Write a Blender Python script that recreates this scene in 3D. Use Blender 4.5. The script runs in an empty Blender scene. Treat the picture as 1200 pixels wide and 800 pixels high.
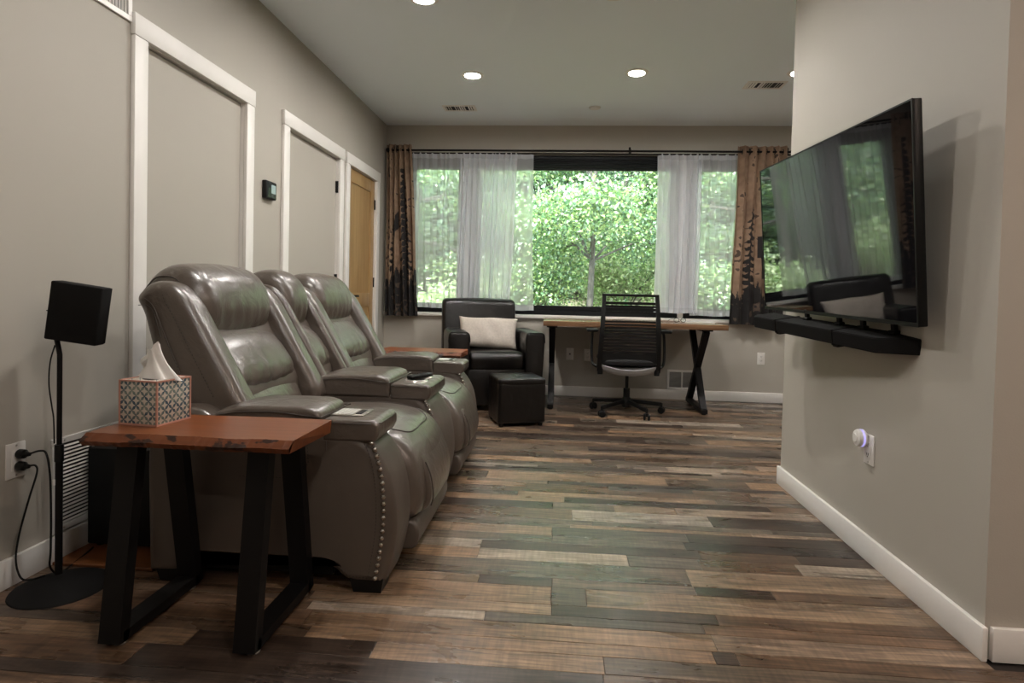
import bpy, bmesh, math, random
import numpy as np
from mathutils import Vector, Matrix, noise
from mathutils.bvhtree import BVHTree
random.seed(7)
rng = np.random.default_rng(7)
R = math.radians
COL = bpy.context.scene.collection
SC = bpy.context.scene

# ---------------------------------------------------------------- camera, sky, sun, exposure
cam_d = bpy.data.cameras.new('camera'); cam = bpy.data.objects.new('camera', cam_d); COL.objects.link(cam); SC.camera = cam
YAW, PITCH, ROLL, F_PX = 0.0741, -0.023, 0.0229, 700.0
fw = Vector((-math.sin(YAW)*math.cos(PITCH), math.cos(YAW)*math.cos(PITCH), math.sin(PITCH)))
r0 = Vector((math.cos(YAW), math.sin(YAW), 0)); u0 = r0.cross(fw)
rt = math.cos(ROLL)*r0 + math.sin(ROLL)*u0; up = -math.sin(ROLL)*r0 + math.cos(ROLL)*u0
cam.matrix_world = Matrix(((rt.x, up.x, -fw.x, 0), (rt.y, up.y, -fw.y, 0), (rt.z, up.z, -fw.z, 0.9726), (0, 0, 0, 1)))
cam_d.sensor_width = 36.0; cam_d.lens = 36.0*F_PX/1200.0
cam_d.shift_x = -5.07/1200.0; cam_d.shift_y = -39.54/1200.0
cam_d.clip_start = 0.02; cam_d.clip_end = 200

w = bpy.data.worlds.new('sky'); SC.world = w; w.use_nodes = True
w.node_tree.nodes['Background'].inputs[0].default_value = (0.86, 0.95, 1.0, 1)
w.node_tree.nodes['Background'].inputs[1].default_value = 4.2
sun_d = bpy.data.lights.new('sun', 'SUN'); sun = bpy.data.objects.new('sun', sun_d); COL.objects.link(sun)
sun_d.energy = 6.5; sun_d.angle = R(1.0); sun_d.color = (1.0, 0.95, 0.85)
sun.rotation_euler = (R(38), R(-24), 0)      # high, from behind the house and its left
SC.view_settings.view_transform = 'Standard'; SC.view_settings.look = 'None'
SC.view_settings.exposure = 1.78; SC.view_settings.gamma = 1.0
CAN = 150.0       # emission strength of the recessed lamps

# ---------------------------------------------------------------- materials
def mat(name, col, rough=0.6, metal=0.0, spec=0.5, bump=0.0, bscale=60.0, var=0.0, vscale=6.0, emit=None, estr=0.0, coat=0.0, stretch=None, attr=None):
    m = bpy.data.materials.new(name); m.use_nodes = True
    nt = m.node_tree; b = nt.nodes['Principled BSDF']
    b.inputs['Base Color'].default_value = (*col, 1); b.inputs['Roughness'].default_value = rough
    b.inputs['Metallic'].default_value = metal; b.inputs['Specular IOR Level'].default_value = spec
    b.inputs['Coat Weight'].default_value = coat
    tc = nt.nodes.new('ShaderNodeTexCoord'); mp = nt.nodes.new('ShaderNodeMapping')
    nt.links.new(tc.outputs['Object'], mp.inputs[0])
    if stretch: mp.inputs['Scale'].default_value = stretch
    csock = None
    if attr:
        a = nt.nodes.new('ShaderNodeAttribute'); a.attribute_name = attr; csock = a.outputs['Color']
        nt.links.new(csock, b.inputs['Base Color'])
    if var > 0:
        n = nt.nodes.new('ShaderNodeTexNoise'); n.inputs['Scale'].default_value = vscale; n.inputs['Detail'].default_value = 6
        nt.links.new(mp.outputs[0], n.inputs['Vector'])
        r = nt.nodes.new('ShaderNodeMapRange'); r.inputs[1].default_value = 0.25; r.inputs[2].default_value = 0.75
        r.inputs[3].default_value = 1-var; r.inputs[4].default_value = 1+var
        nt.links.new(n.outputs['Fac'], r.inputs[0])
        mx = nt.nodes.new('ShaderNodeVectorMath'); mx.operation = 'SCALE'
        if csock: nt.links.new(csock, mx.inputs[0])
        else: mx.inputs[0].default_value = col
        nt.links.new(r.outputs[0], mx.inputs['Scale']); nt.links.new(mx.outputs[0], b.inputs['Base Color'])
    if bump > 0:
        n2 = nt.nodes.new('ShaderNodeTexNoise'); n2.inputs['Scale'].default_value = bscale; n2.inputs['Detail'].default_value = 4
        nt.links.new(mp.outputs[0], n2.inputs['Vector'])
        bp = nt.nodes.new('ShaderNodeBump'); bp.inputs['Strength'].default_value = bump; bp.inputs['Distance'].default_value = 0.01
        nt.links.new(n2.outputs['Fac'], bp.inputs['Height']); nt.links.new(bp.outputs[0], b.inputs['Normal'])
    if emit:
        b.inputs['Emission Color'].default_value = (*emit, 1); b.inputs['Emission Strength'].default_value = estr
    return m

M = {}
M['wall'] = mat('wall_paint', (0.445, 0.412, 0.358), 0.62, bump=0.06, bscale=220, var=0.02, vscale=2)
M['ceil'] = mat('ceiling_paint', (0.85, 0.91, 0.95), 0.7, bump=0.05, bscale=160)
M['white'] = mat('white_trim_paint', (0.82, 0.79, 0.75), 0.45, bump=0.03, bscale=40, var=0.03, vscale=5)
M['plastic_white'] = mat('white_plastic', (0.82, 0.79, 0.75), 0.35)
M['slot'] = mat('dark_slot', (0.02, 0.02, 0.02), 0.7)
M['black_metal'] = mat('black_powder_metal', (0.005, 0.0042, 0.004), 0.5, spec=0.22, bump=0.05, bscale=300)
M['black_plastic'] = mat('black_plastic', (0.006, 0.006, 0.006), 0.42, spec=0.25)
M['speaker_cloth'] = mat('speaker_cloth', (0.006, 0.0055, 0.0055), 0.75, spec=0.2, bump=0.2, bscale=500)
M['frame'] = mat('window_frame_black', (0.009, 0.010, 0.011), 0.45, spec=0.25)
M['steel'] = mat('brushed_steel', (0.55, 0.52, 0.48), 0.3, metal=1.0)
M['nail'] = mat('nail_metal', (0.45, 0.41, 0.37), 0.25, metal=1.0)
M['sidewood'] = None

def leather(name, col, rough, fine=0.10, big=0.25, coat=0.0):
    m = mat(name, col, rough, var=0.10, vscale=5)
    nt = m.node_tree; b = nt.nodes['Principled BSDF']; b.inputs['Coat Weight'].default_value = coat; b.inputs['Coat Roughness'].default_value = 0.26; b.inputs['Coat IOR'].default_value = 1.7
    tc = nt.nodes.new('ShaderNodeTexCoord')
    n1 = nt.nodes.new('ShaderNodeTexVoronoi'); n1.inputs['Scale'].default_value = 420
    n2 = nt.nodes.new('ShaderNodeTexNoise'); n2.inputs['Scale'].default_value = 9; n2.inputs['Detail'].default_value = 5; n2.inputs['Distortion'].default_value = 0.6
    for n in (n1, n2): nt.links.new(tc.outputs['Object'], n.inputs['Vector'])
    b1 = nt.nodes.new('ShaderNodeBump'); b1.inputs['Strength'].default_value = fine; b1.inputs['Distance'].default_value = 0.002
    b2 = nt.nodes.new('ShaderNodeBump'); b2.inputs['Strength'].default_value = big; b2.inputs['Distance'].default_value = 0.02
    nt.links.new(n1.outputs['Distance'], b1.inputs['Height']); nt.links.new(n2.outputs['Fac'], b2.inputs['Height'])
    nt.links.new(b2.outputs[0], b1.inputs['Normal']); nt.links.new(b1.outputs[0], b.inputs['Normal'])
    return m
M['leather'] = leather('taupe_leather', (0.090, 0.070, 0.056), 0.37, 0.12, 0.60, 0.7)
M['leather_side'] = leather('taupe_leather_side', (0.090, 0.070, 0.056), 0.48, 0.10, 0.12)
M['seam'] = mat('seam_thread', (0.034, 0.027, 0.023), 0.7); M['piping'] = mat('leather_piping', (0.058, 0.047, 0.040), 0.42)
M['leather_black'] = leather('espresso_leather', (0.0045, 0.0035, 0.003), 0.33, 0.10, 0.3, 0.12); M['leather_black'].node_tree.nodes['Principled BSDF'].inputs['Specular IOR Level'].default_value = 0.35

def wood(name, c1, c2, rough, sc=(1.2, 14, 14), knots=None):
    m = bpy.data.materials.new(name); m.use_nodes = True; nt = m.node_tree; b = nt.nodes['Principled BSDF']
    tc = nt.nodes.new('ShaderNodeTexCoord'); mp = nt.nodes.new('ShaderNodeMapping'); mp.inputs['Scale'].default_value = sc
    n = nt.nodes.new('ShaderNodeTexNoise'); n.inputs['Scale'].default_value = 3.0; n.inputs['Detail'].default_value = 8; n.inputs['Distortion'].default_value = 0.8
    cr = nt.nodes.new('ShaderNodeValToRGB')
    cr.color_ramp.elements[0].position = 0.3; cr.color_ramp.elements[0].color = (*c1, 1)
    cr.color_ramp.elements[1].position = 0.7; cr.color_ramp.elements[1].color = (*c2, 1)
    nt.links.new(tc.outputs['Object'], mp.inputs[0]); nt.links.new(mp.outputs[0], n.inputs['Vector'])
    nt.links.new(n.outputs['Fac'], cr.inputs[0]); nt.links.new(cr.outputs[0], b.inputs['Base Color'])
    b.inputs['Roughness'].default_value = rough
    bp = nt.nodes.new('ShaderNodeBump'); bp.inputs['Strength'].default_value = 0.08; bp.inputs['Distance'].default_value = 0.004
    nt.links.new(n.outputs['Fac'], bp.inputs['Height']); nt.links.new(bp.outputs[0], b.inputs['Normal'])
    if knots:
        n2 = nt.nodes.new('ShaderNodeTexNoise'); n2.inputs['Scale'].default_value = 16; n2.inputs['Detail'].default_value = 3
        mp2 = nt.nodes.new('ShaderNodeMapping'); mp2.inputs['Scale'].default_value = (1, 1.5, 2.2)
        nt.links.new(tc.outputs['Object'], mp2.inputs[0]); nt.links.new(mp2.outputs[0], n2.inputs['Vector'])
        cr2 = nt.nodes.new('ShaderNodeValToRGB'); cr2.color_ramp.elements[0].position = 0.56; cr2.color_ramp.elements[1].position = 0.60
        cr2.color_ramp.elements[0].color = (0, 0, 0, 1); cr2.color_ramp.elements[1].color = (1, 1, 1, 1)
        nt.links.new(n2.outputs['Fac'], cr2.inputs[0])
        mx = nt.nodes.new('ShaderNodeMixRGB'); mx.inputs[2].default_value = (*knots, 1)
        nt.links.new(cr2.outputs[0], mx.inputs[0]); nt.links.new(cr.outputs[0], mx.inputs[1]); nt.links.new(mx.outputs[0], b.inputs['Base Color'])
    return m
M['cherry'] = wood('cherry_slab_wood', (0.15, 0.040, 0.012), (0.22, 0.066, 0.020), 0.32)
M['cherry_edge'] = wood('live_edge_bark', (0.14, 0.040, 0.014), (0.21, 0.065, 0.022), 0.5, knots=(0.035, 0.014, 0.009))
M['slab'] = wood('orange_slab_wood', (0.13, 0.045, 0.014), (0.20, 0.07, 0.022), 0.35)
M['oak'] = wood('golden_oak', (0.36, 0.215, 0.085), (0.46, 0.29, 0.13), 0.35, sc=(10, 10, 0.7))
M['desk'] = wood('walnut_butcher_block', (0.14, 0.07, 0.035), (0.27, 0.15, 0.08), 0.22, sc=(0.9, 16, 16))

def floor_mat():
    m = bpy.data.materials.new('plank_floor'); m.use_nodes = True; nt = m.node_tree; b = nt.nodes['Principled BSDF']
    N = nt.nodes.new; L = nt.links.new
    a = N('ShaderNodeAttribute'); a.attribute_name = 'tone'
    g = N('ShaderNodeNewGeometry')
    sh = N('ShaderNodeVectorMath'); sh.operation = 'SCALE'; sh.inputs['Scale'].default_value = 37.0; L(a.outputs['Color'], sh.inputs[0])
    ad = N('ShaderNodeVectorMath'); ad.operation = 'ADD'; L(g.outputs['Position'], ad.inputs[0]); L(sh.outputs[0], ad.inputs[1])
    def nz(sc, scale, det, dist=0.0):
        mp = N('ShaderNodeMapping'); mp.inputs['Scale'].default_value = sc; L(ad.outputs[0], mp.inputs[0])
        n = N('ShaderNodeTexNoise'); n.inputs['Scale'].default_value = scale; n.inputs['Detail'].default_value = det; n.inputs['Distortion'].default_value = dist
        L(mp.outputs[0], n.inputs['Vector']); return n.outputs['Fac']
    grain = nz((1.3, 15, 1), 3.0, 7, 1.6); cloud = nz((1.0, 3.5, 1), 2.6, 4, 0.5); saw = nz((22, 2.5, 1), 4.0, 3); streak = nz((1.8, 34, 1), 3.0, 5)
    def mr(s, lo, hi, a0=0.3, a1=0.7):
        r = N('ShaderNodeMapRange'); r.inputs[1].default_value = a0; r.inputs[2].default_value = a1; r.inputs[3].default_value = lo; r.inputs[4].default_value = hi; L(s, r.inputs[0]); return r.outputs[0]
    def mul(x, y):
        k = N('ShaderNodeMath'); k.operation = 'MULTIPLY'; L(x, k.inputs[0]); L(y, k.inputs[1]); return k.outputs[0]
    f = mul(mul(mr(grain, 0.50, 1.42), mr(cloud, 0.66, 1.30)), mul(mr(saw, 0.78, 1.18), mr(streak, 0.66, 1.28)))
    sc2 = N('ShaderNodeVectorMath'); sc2.operation = 'SCALE'; L(a.outputs['Color'], sc2.inputs[0]); L(f, sc2.inputs['Scale'])
    L(sc2.outputs[0], b.inputs['Base Color'])
    L(mr(cloud, 0.24, 0.36), b.inputs['Roughness']); b.inputs['Specular IOR Level'].default_value = 0.5
    bp = N('ShaderNodeBump'); bp.inputs['Strength'].default_value = 0.12; bp.inputs['Distance'].default_value = 0.002
    L(grain, bp.inputs['Height']); L(bp.outputs[0], b.inputs['Normal'])
    return m
M['floor'] = floor_mat()

def glass_mat():
    m = bpy.data.materials.new('window_glass'); m.use_nodes = True; nt = m.node_tree; nt.nodes.remove(nt.nodes['Principled BSDF'])
    o = nt.nodes['Material Output']; mx = nt.nodes.new('ShaderNodeMixShader'); t = nt.nodes.new('ShaderNodeBsdfTransparent'); g = nt.nodes.new('ShaderNodeBsdfGlossy')
    fr = nt.nodes.new('ShaderNodeFresnel'); fr.inputs[0].default_value = 1.45
    t.inputs[0].default_value = (0.94, 0.97, 0.96, 1); g.inputs['Roughness'].default_value = 0.0
    nt.links.new(fr.outputs[0], mx.inputs[0]); nt.links.new(t.outputs[0], mx.inputs[1]); nt.links.new(g.outputs[0], mx.inputs[2]); nt.links.new(mx.outputs[0], o.inputs[0])
    return m
M['glass'] = glass_mat()
def sheer_mat(name, dens):
    m = bpy.data.materials.new(name); m.use_nodes = True; nt = m.node_tree; nt.nodes.remove(nt.nodes['Principled BSDF'])
    o = nt.nodes['Material Output']; mx = nt.nodes.new('ShaderNodeMixShader'); t = nt.nodes.new('ShaderNodeBsdfTransparent')
    d = nt.nodes.new('ShaderNodeBsdfDiffuse'); tl = nt.nodes.new('ShaderNodeBsdfTranslucent'); m2 = nt.nodes.new('ShaderNodeMixShader')
    d.inputs[0].default_value = (0.93, 0.94, 0.96, 1); tl.inputs[0].default_value = (0.90, 0.94, 0.99, 1); m2.inputs[0].default_value = 0.42
    lw = nt.nodes.new('ShaderNodeLayerWeight'); lw.inputs[0].default_value = 0.35
    r = nt.nodes.new('ShaderNodeMapRange'); r.inputs[3].default_value = dens; r.inputs[4].default_value = min(1, dens+0.28)
    nt.links.new(lw.outputs['Facing'], r.inputs[0]); nt.links.new(r.outputs[0], mx.inputs[0])
    nt.links.new(d.outputs[0], m2.inputs[1]); nt.links.new(tl.outputs[0], m2.inputs[2])
    nt.links.new(t.outputs[0], mx.inputs[1]); nt.links.new(m2.outputs[0], mx.inputs[2]); nt.links.new(mx.outputs[0], o.inputs[0])
    return m
M['sheer'] = sheer_mat('sheer_voile', 0.44); M['sheer_dense'] = sheer_mat('sheer_voile_dense', 0.72); M['sheer_hem'] = sheer_mat('sheer_hem', 0.6)
def leaf_mat():
    m = bpy.data.materials.new('leaf'); m.use_nodes = True; nt = m.node_tree; nt.nodes.remove(nt.nodes['Principled BSDF'])
    o = nt.nodes['Material Output']; d = nt.nodes.new('ShaderNodeBsdfDiffuse'); tl = nt.nodes.new('ShaderNodeBsdfTranslucent'); gl = nt.nodes.new('ShaderNodeBsdfGlossy')
    mx = nt.nodes.new('ShaderNodeMixShader'); mx.inputs[0].default_value = 0.45; m2 = nt.nodes.new('ShaderNodeMixShader'); m2.inputs[0].default_value = 0.08
    gl.inputs['Roughness'].default_value = 0.35
    a = nt.nodes.new('ShaderNodeAttribute'); a.attribute_name = 'tone'
    nt.links.new(a.outputs['Color'], d.inputs[0]); nt.links.new(a.outputs['Color'], tl.inputs[0])
    nt.links.new(d.outputs[0], mx.inputs[1]); nt.links.new(tl.outputs[0], mx.inputs[2]); nt.links.new(mx.outputs[0], m2.inputs[1]); nt.links.new(gl.outputs[0], m2.inputs[2])
    nt.links.new(m2.outputs[0], o.inputs[0]); return m
M['leaf'] = leaf_mat()

# ---------------------------------------------------------------- mesh helpers
def link(name, me, m, parent=None, smooth=False):
    o = bpy.data.objects.new(name, me); COL.objects.link(o)
    if m is not None and not me.materials: me.materials.append(m)
    if smooth:
        me.polygons.foreach_set('use_smooth', [True]*len(me.polygons))
    if parent is not None: o.parent = parent
    return o
def mesh(name, v, f): me = bpy.data.meshes.new(name); me.from_pydata([tuple(p) for p in v], [], f); me.update(); return me
def bm_mesh(bm, name='m'):
    bmesh.ops.recalc_face_normals(bm, faces=bm.faces)
    me = bpy.data.meshes.new(name); bm.to_mesh(me); bm.free(); return me
def flat_smooth(o, ang=35):
    me = o.data; me.polygons.foreach_set('use_smooth', [True]*len(me.polygons))
    try: me.set_sharp_from_angle(angle=R(ang))
    except Exception: pass
    return o
def add_box(bm, a, b, bev=0.0, seg=2, mtx=None):
    r = bmesh.ops.create_cube(bm, size=1.0); vs = r['verts']
    c = [(a[i]+b[i])/2 for i in range(3)]; s = [abs(b[i]-a[i]) for i in range(3)]
    for v in vs: v.co = Vector((v.co.x*s[0]+c[0], v.co.y*s[1]+c[1], v.co.z*s[2]+c[2]))
    if bev > 0:
        es = list({e for v in vs for e in v.link_edges}); rr = bmesh.ops.bevel(bm, geom=es, offset=min(bev, min(s)*0.49), segments=seg, profile=0.5, affect='EDGES')
        vs = list({v for fc in rr['faces'] for v in fc.verts} | {v for v in vs if v.is_valid})
    if mtx is not None:
        for v in vs: v.co = mtx @ v.co
    return vs
def box(name, a, b, m, parent=None, bev=0.0, seg=2, mtx=None):
    bm = bmesh.new(); add_box(bm, a, b, bev, seg, mtx); o = link(name, bm_mesh(bm, name), m, parent)
    return flat_smooth(o) if bev > 0 else o
def add_bar(bm, p, q, w, t, side=None, bev=0.0):
    """square bar from p to q, w wide along 'side', t thick"""
    p, q = Vector(p), Vector(q); d = q-p; L = d.length; d.normalize()
    s = Vector(side) if side else (Vector((1, 0, 0)) if abs(d.x) < 0.9 else Vector((0, 1, 0)))
    s = (s - d*s.dot(d)).normalized(); n = d.cross(s)
    mt = Matrix(((s.x, n.x, d.x, p.x), (s.y, n.y, d.y, p.y), (s.z, n.z, d.z, p.z), (0, 0, 0, 1)))
    add_box(bm, (-w/2, -t/2, 0), (w/2, t/2, L), bev, 2, mt)
def add_tube(bm, pts, rad, n=8, cap=True):
    pts = [Vector(p) for p in pts]; rads = rad if isinstance(rad, (list, tuple)) else [rad]*len(pts)
    rings = []; prev = None
    for i, p in enumerate(pts):
        d = (pts[min(i+1, len(pts)-1)] - pts[max(i-1, 0)]).normalized()
        if prev is None:
            s = d.orthogonal().normalized()
        else:
            s = (prev - d*prev.dot(d)); s = s.normalized() if s.length > 1e-6 else d.orthogonal().normalized()
        prev = s; t = d.cross(s)
        rings.append([bm.verts.new(p + rads[i]*(math.cos(2*math.pi*k/n)*s + math.sin(2*math.pi*k/n)*t)) for k in range(n)])
    for a, b in zip(rings, rings[1:]):
        for k in range(n): bm.faces.new((a[k], a[(k+1) % n], b[(k+1) % n], b[k]))
    if cap: bm.faces.new(rings[0][::-1]); bm.faces.new(rings[-1])
def tube(name, pts, rad, m, parent=None, n=8):
    bm = bmesh.new(); add_tube(bm, pts, rad, n); o = link(name, bm_mesh(bm, name), m, parent); return flat_smooth(o, 50)
def add_lathe(bm, prof, c=(0, 0, 0), n=24, axis='Z'):
    def P(r, h, a):
        x, y = r*math.cos(a), r*math.sin(a)
        v = {'Z': (x, y, h), 'X': (h, x, y), 'Y': (x, h, y)}[axis]
        return Vector(v)+Vector(c)
    rings = []
    for r, h in prof:
        rings.append([bm.verts.new(P(0, h, 0))] if r < 1e-6 else [bm.verts.new(P(r, h, 2*math.pi*k/n)) for k in range(n)])
    for a, b in zip(rings, rings[1:]):
        for k in range(n):
            if len(a) == 1 and len(b) == 1: continue
            if len(a) == 1: bm.faces.new((a[0], b[k], b[(k+1) % n]))
            elif len(b) == 1: bm.faces.new((a[k], a[(k+1) % n], b[0]))
            else: bm.faces.new((a[k], a[(k+1) % n], b[(k+1) % n], b[k]))
def lathe(name, prof, c, m, parent=None, n=24, axis='Z'):
    bm = bmesh.new(); add_lathe(bm, prof, c, n, axis); return flat_smooth(link(name, bm_mesh(bm, name), m, parent), 40)
def catmull(pts, k=5, closed=True):
    n = len(pts); out = []
    rngi = range(n) if closed else range(n-1)
    for i in rngi:
        g = (lambda j: Vector(pts[j % n])) if closed else (lambda j: Vector(pts[max(0, min(n-1, j))]))
        p0, p1, p2, p3 = g(i-1), g(i), g(i+1), g(i+2)
        for s in range(k):
            t = s/k
            out.append(0.5*((2*p1)+(p2-p0)*t+(2*p0-5*p1+4*p2-p3)*t*t+(3*p1-p0-3*p2+p3)*t**3))
    if not closed: out.append(Vector(pts[-1]))
    return out
def rounded(poly, rs, k=5):
    """closed 2D polygon with rounded corners"""
    n = len(poly); out = []
    if not isinstance(rs, (list, tuple)): rs = [rs]*n
    for i in range(n):
        a, b, c = Vector(poly[i-1]), Vector(poly[i]), Vector(poly[(i+1) % n])
        d1, d2 = (a-b), (c-b); r = min(rs[i], d1.length*0.49, d2.length*0.49)
        if r < 1e-5: out.append(b); continue
        p, q = b+d1.normalized()*r, b+d2.normalized()*r
        for s in range(k+1):
            t = s/k; out.append((1-t)**2*p+2*t*(1-t)*b+t*t*q)
    return out
def puff(name, prof, y0, y1, r, m, parent=None, nseg=6, mid=8, crown=0.0, axis='Y', fn=None, skew=None):
    """soft cushion: closed XZ profile swept along Y, edges rounded by r, faces crowned"""
    P = [Vector((p[0], p[1])) for p in prof]; n = len(P)
    area = sum(P[i].x*P[(i+1) % n].y-P[(i+1) % n].x*P[i].y for i in range(n))
    if area < 0: P.reverse()
    N = []
    for i in range(n):
        t = (P[(i+1) % n]-P[i-1]); N.append(Vector((t.y, -t.x)).normalized() if t.length > 1e-9 else Vector((0, 0)))
    W = y1-y0; st = []
    for j in range(nseg+1):
        a = math.pi/2*j/nseg; st.append((r*(1-math.cos(a)) if r > 0 else 0, -r*(1-math.sin(a))))
    secs = [(y0+d, o) for d, o in st]
    for j in range(1, mid):
        secs.append((y0+r+(W-2*r)*j/mid, 0.0))
    secs += [(y1-d, o) for d, o in reversed(st)]
    bm = bmesh.new(); rings = []
    for y, o in secs:
        t = (y-(y0+y1)/2)/(W/2); cr = crown*(1-t*t)
        ring = []; Q = [P[i]+N[i]*(o+cr) for i in range(n)]
        if o < 0:
            for _ in range(40):          # undo folds where the inset is wider than a corner
                bad = [i for i in range(n) if (Q[(i+1) % n]-Q[i]).dot(P[(i+1) % n]-P[i]) < 0]
                if not bad: break
                for i in bad:
                    j_ = (i+1) % n; mdl = (Q[i-1]+Q[i]+Q[j_]+Q[(j_+1) % n])/4; Q[i] = Q[i]*0.5+mdl*0.5; Q[j_] = Q[j_]*0.5+mdl*0.5
        for i in range(n):
            q = Q[i]; v = Vector((q.x, y, q.y))
            if fn: v = fn(v, t)
            ring.append(bm.verts.new(v))
        rings.append(ring)
    for a, b in zip(rings, rings[1:]):
        for k in range(n): bm.faces.new((a[k], a[(k+1) % n], b[(k+1) % n], b[k]))
    for ring in (rings[0], rings[-1]):
        c = sum((v.co for v in ring), Vector())/n
        f_ = bm.faces.new(ring if ring is rings[-1] else ring[::-1]); bmesh.ops.triangulate(bm, faces=[f_], ngon_method='EAR_CLIP')
    o = link(name, bm_mesh(bm, name), m, parent); return flat_smooth(o, 60)
def softbox(name, a, b, m, parent=None, bev=0.03, puffy=0.0, mtx=None, sub=10):
    """rounded box with crowned faces"""
    bm = bmesh.new(); s = [b[i]-a[i] for i in range(3)]; c = [(a[i]+b[i])/2 for i in range(3)]
    r = min(bev, min(s)*0.48)
    bmesh.ops.create_cube(bm, size=2.0); bmesh.ops.subdivide_edges(bm, edges=bm.edges[:], cuts=sub, use_grid_fill=True)
    for v in bm.verts:
        p = v.co
        u = [p[i]*s[i]/2 for i in range(3)]
        core = [max(-(s[i]/2-r), min(s[i]/2-r, math.copysign(abs(p[i])**0.7, p[i])*s[i]/2)) for i in range(3)]
        q = [math.copysign(abs(p[i])**0.7, p[i])*s[i]/2 for i in range(3)]
        d = Vector([q[i]-core[i] for i in range(3)])
        if d.length > 1e-9: d = d.normalized()*r
        v.co = Vector(core)+d
        if puffy:
            for i in range(3):
                j, k = (i+1) % 3, (i+2) % 3
                if abs(p[i]) > 0.999:
                    v.co[i] += math.copysign(puffy*(1-p[j]**2)*(1-p[k]**2), p[i])
        v.co += Vector(c)
        if mtx is not None: v.co = mtx @ v.co
    o = link(name, bm_mesh(bm, name), m, parent); o.data.polygons.foreach_set('use_smooth', [True]*len(o.data.polygons)); return o
def empty(name, loc, label, cat, group=None, rz=0.0):
    o = bpy.data.objects.new(name, None); COL.objects.link(o); o.location = loc; o.rotation_euler.z = rz
    o.empty_display_size = 0.1
    tag(o, label, cat, group); return o
def tag(o, label=None, cat=None, group=None, kind=None):
    if label: o['label'] = label
    if cat: o['category'] = cat
    if group: o['group'] = group
    if kind: o['kind'] = kind
    return o
def adopt(root):
    """children were built in world coordinates: keep them where they stand"""
    bpy.context.view_layer.update(); inv = root.matrix_world.inverted()
    for c in root.children: c.matrix_parent_inverse = inv
def copy_tree(o, parent=None):
    c = o.copy(); COL.objects.link(c); c.parent = parent
    if parent is not None: c.matrix_parent_inverse = o.matrix_parent_inverse
    for ch in o.children: copy_tree(ch, c)
    return c

# ---------------------------------------------------------------- the room
XL, DB, XR, YF, YN, H = -1.745, 5.797, 1.182, 3.24, 1.712, 2.60
XE, YB = 4.2, -3.0      # far right wall, wall behind the camera
def struct(o, label=None): o['kind'] = 'structure'; o['label'] = label or o.name.replace('_', ' '); return o
# floor: base slab plus individual strips
fl = struct(box('floor', (XL-0.1, YB-0.1, -0.10), (XE+0.1, DB+0.02, -0.007), mat('subfloor', (0.02, 0.015, 0.012), 0.9)), 'wood strip floor in mixed browns and greys')
TONE = {'T': (0.225, 0.142, 0.086), 'M': (0.122, 0.074, 0.046), 'D': (0.052, 0.034, 0.025), 'G': (0.105, 0.078, 0.056), 'L': (0.30, 0.235, 0.180),
        'K': (0.090, 0.066, 0.050), 'H': (0.135, 0.096, 0.067), 'W': (0.21, 0.150, 0.108)}
ROWS = [
 (1.432, 1.53, [(-1.1, 'M'), (0.131, 'D'), (1.493, 'M')]), (1.53, 1.605, [(-1.0, 'T'), (-0.485, 'D'), (0.137, 'T'), (1.578, 'H')]),
 (1.605, 1.663, [(-1.3, 'K'), (-0.695, 'M'), (0.438, 'T'), (0.499, 'D'), (1.643, 'M')]), (1.663, 1.747, [(-0.726, 'M'), (0.456, 'T'), (1.712, 'W')]),
 (1.747, 1.798, [(-0.75, 'M'), (-0.206, 'L'), (0.443, 'K'), (1.778, 'M')]), (1.798, 1.86, [(-0.769, 'M'), (-0.006, 'T'), (0.495, 'D'), (1.833, 'M')]),
 (1.86, 1.974, [(-0.999, 'M'), (-0.008, 'T'), (0.105, 'G'), (1.559, 'T')]), (1.974, 2.034, [(-0.571, 'M'), (-0.256, 'T'), (-0.006, 'D'), (0.47, 'H'), (0.721, 'D'), (1.755, 'M')]),
 (2.034, 2.161, [(-0.599, 'M'), (0.467, 'H'), (1.702, 'T')]), (2.161, 2.252, [(-0.68, 'M'), (-0.284, 'T'), (0.27, 'L'), (0.53, 'G'), (0.88, 'M'), (1.928, 'L')]),
 (2.252, 2.328, [(-0.655, 'M'), (-0.286, 'L'), (0.549, 'D'), (0.909, 'M'), (1.999, 'D')]), (2.328, 2.402, [(-0.702, 'T'), (-0.011, 'G'), (0.507, 'G'), (1.457, 'D')]),
 (2.402, 2.493, [(-0.433, 'T'), (-0.013, 'T'), (0.533, 'G'), (1.183, 'D'), (2.134, 'T')])]
prnd = random.Random(11)
def rand_row(y0, w, x0, x1):
    out = []; x = x0 - prnd.random()*0.5; last = ''
    while x < x1:
        x += prnd.choice((0.28, 0.42, 0.6, 0.75, 0.95, 1.2)); t = prnd.choice('TTMMMDDGHHLKWD')
        if t == last: t = prnd.choice('MDGTH')
        last = t; out.append((x, t))
    return (y0, y0+w, out)
rows = []
y = -0.1
while y < 1.40:
    wd = prnd.choice((0.06, 0.08, 0.11)); wd = min(wd, 1.432-y); 
    if 1.432-(y+wd) < 0.03: wd = 1.432-y
    rows.append(rand_row(y, wd, XL, XE)); y += wd
for r_ in ROWS: rows.append(r_)
y = 2.493
while y < DB:
    wd = prnd.choice((0.035, 0.05, 0.06, 0.075, 0.09, 0.125)); rows.append(rand_row(y, wd, XL, XE)); y += wd
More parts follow.
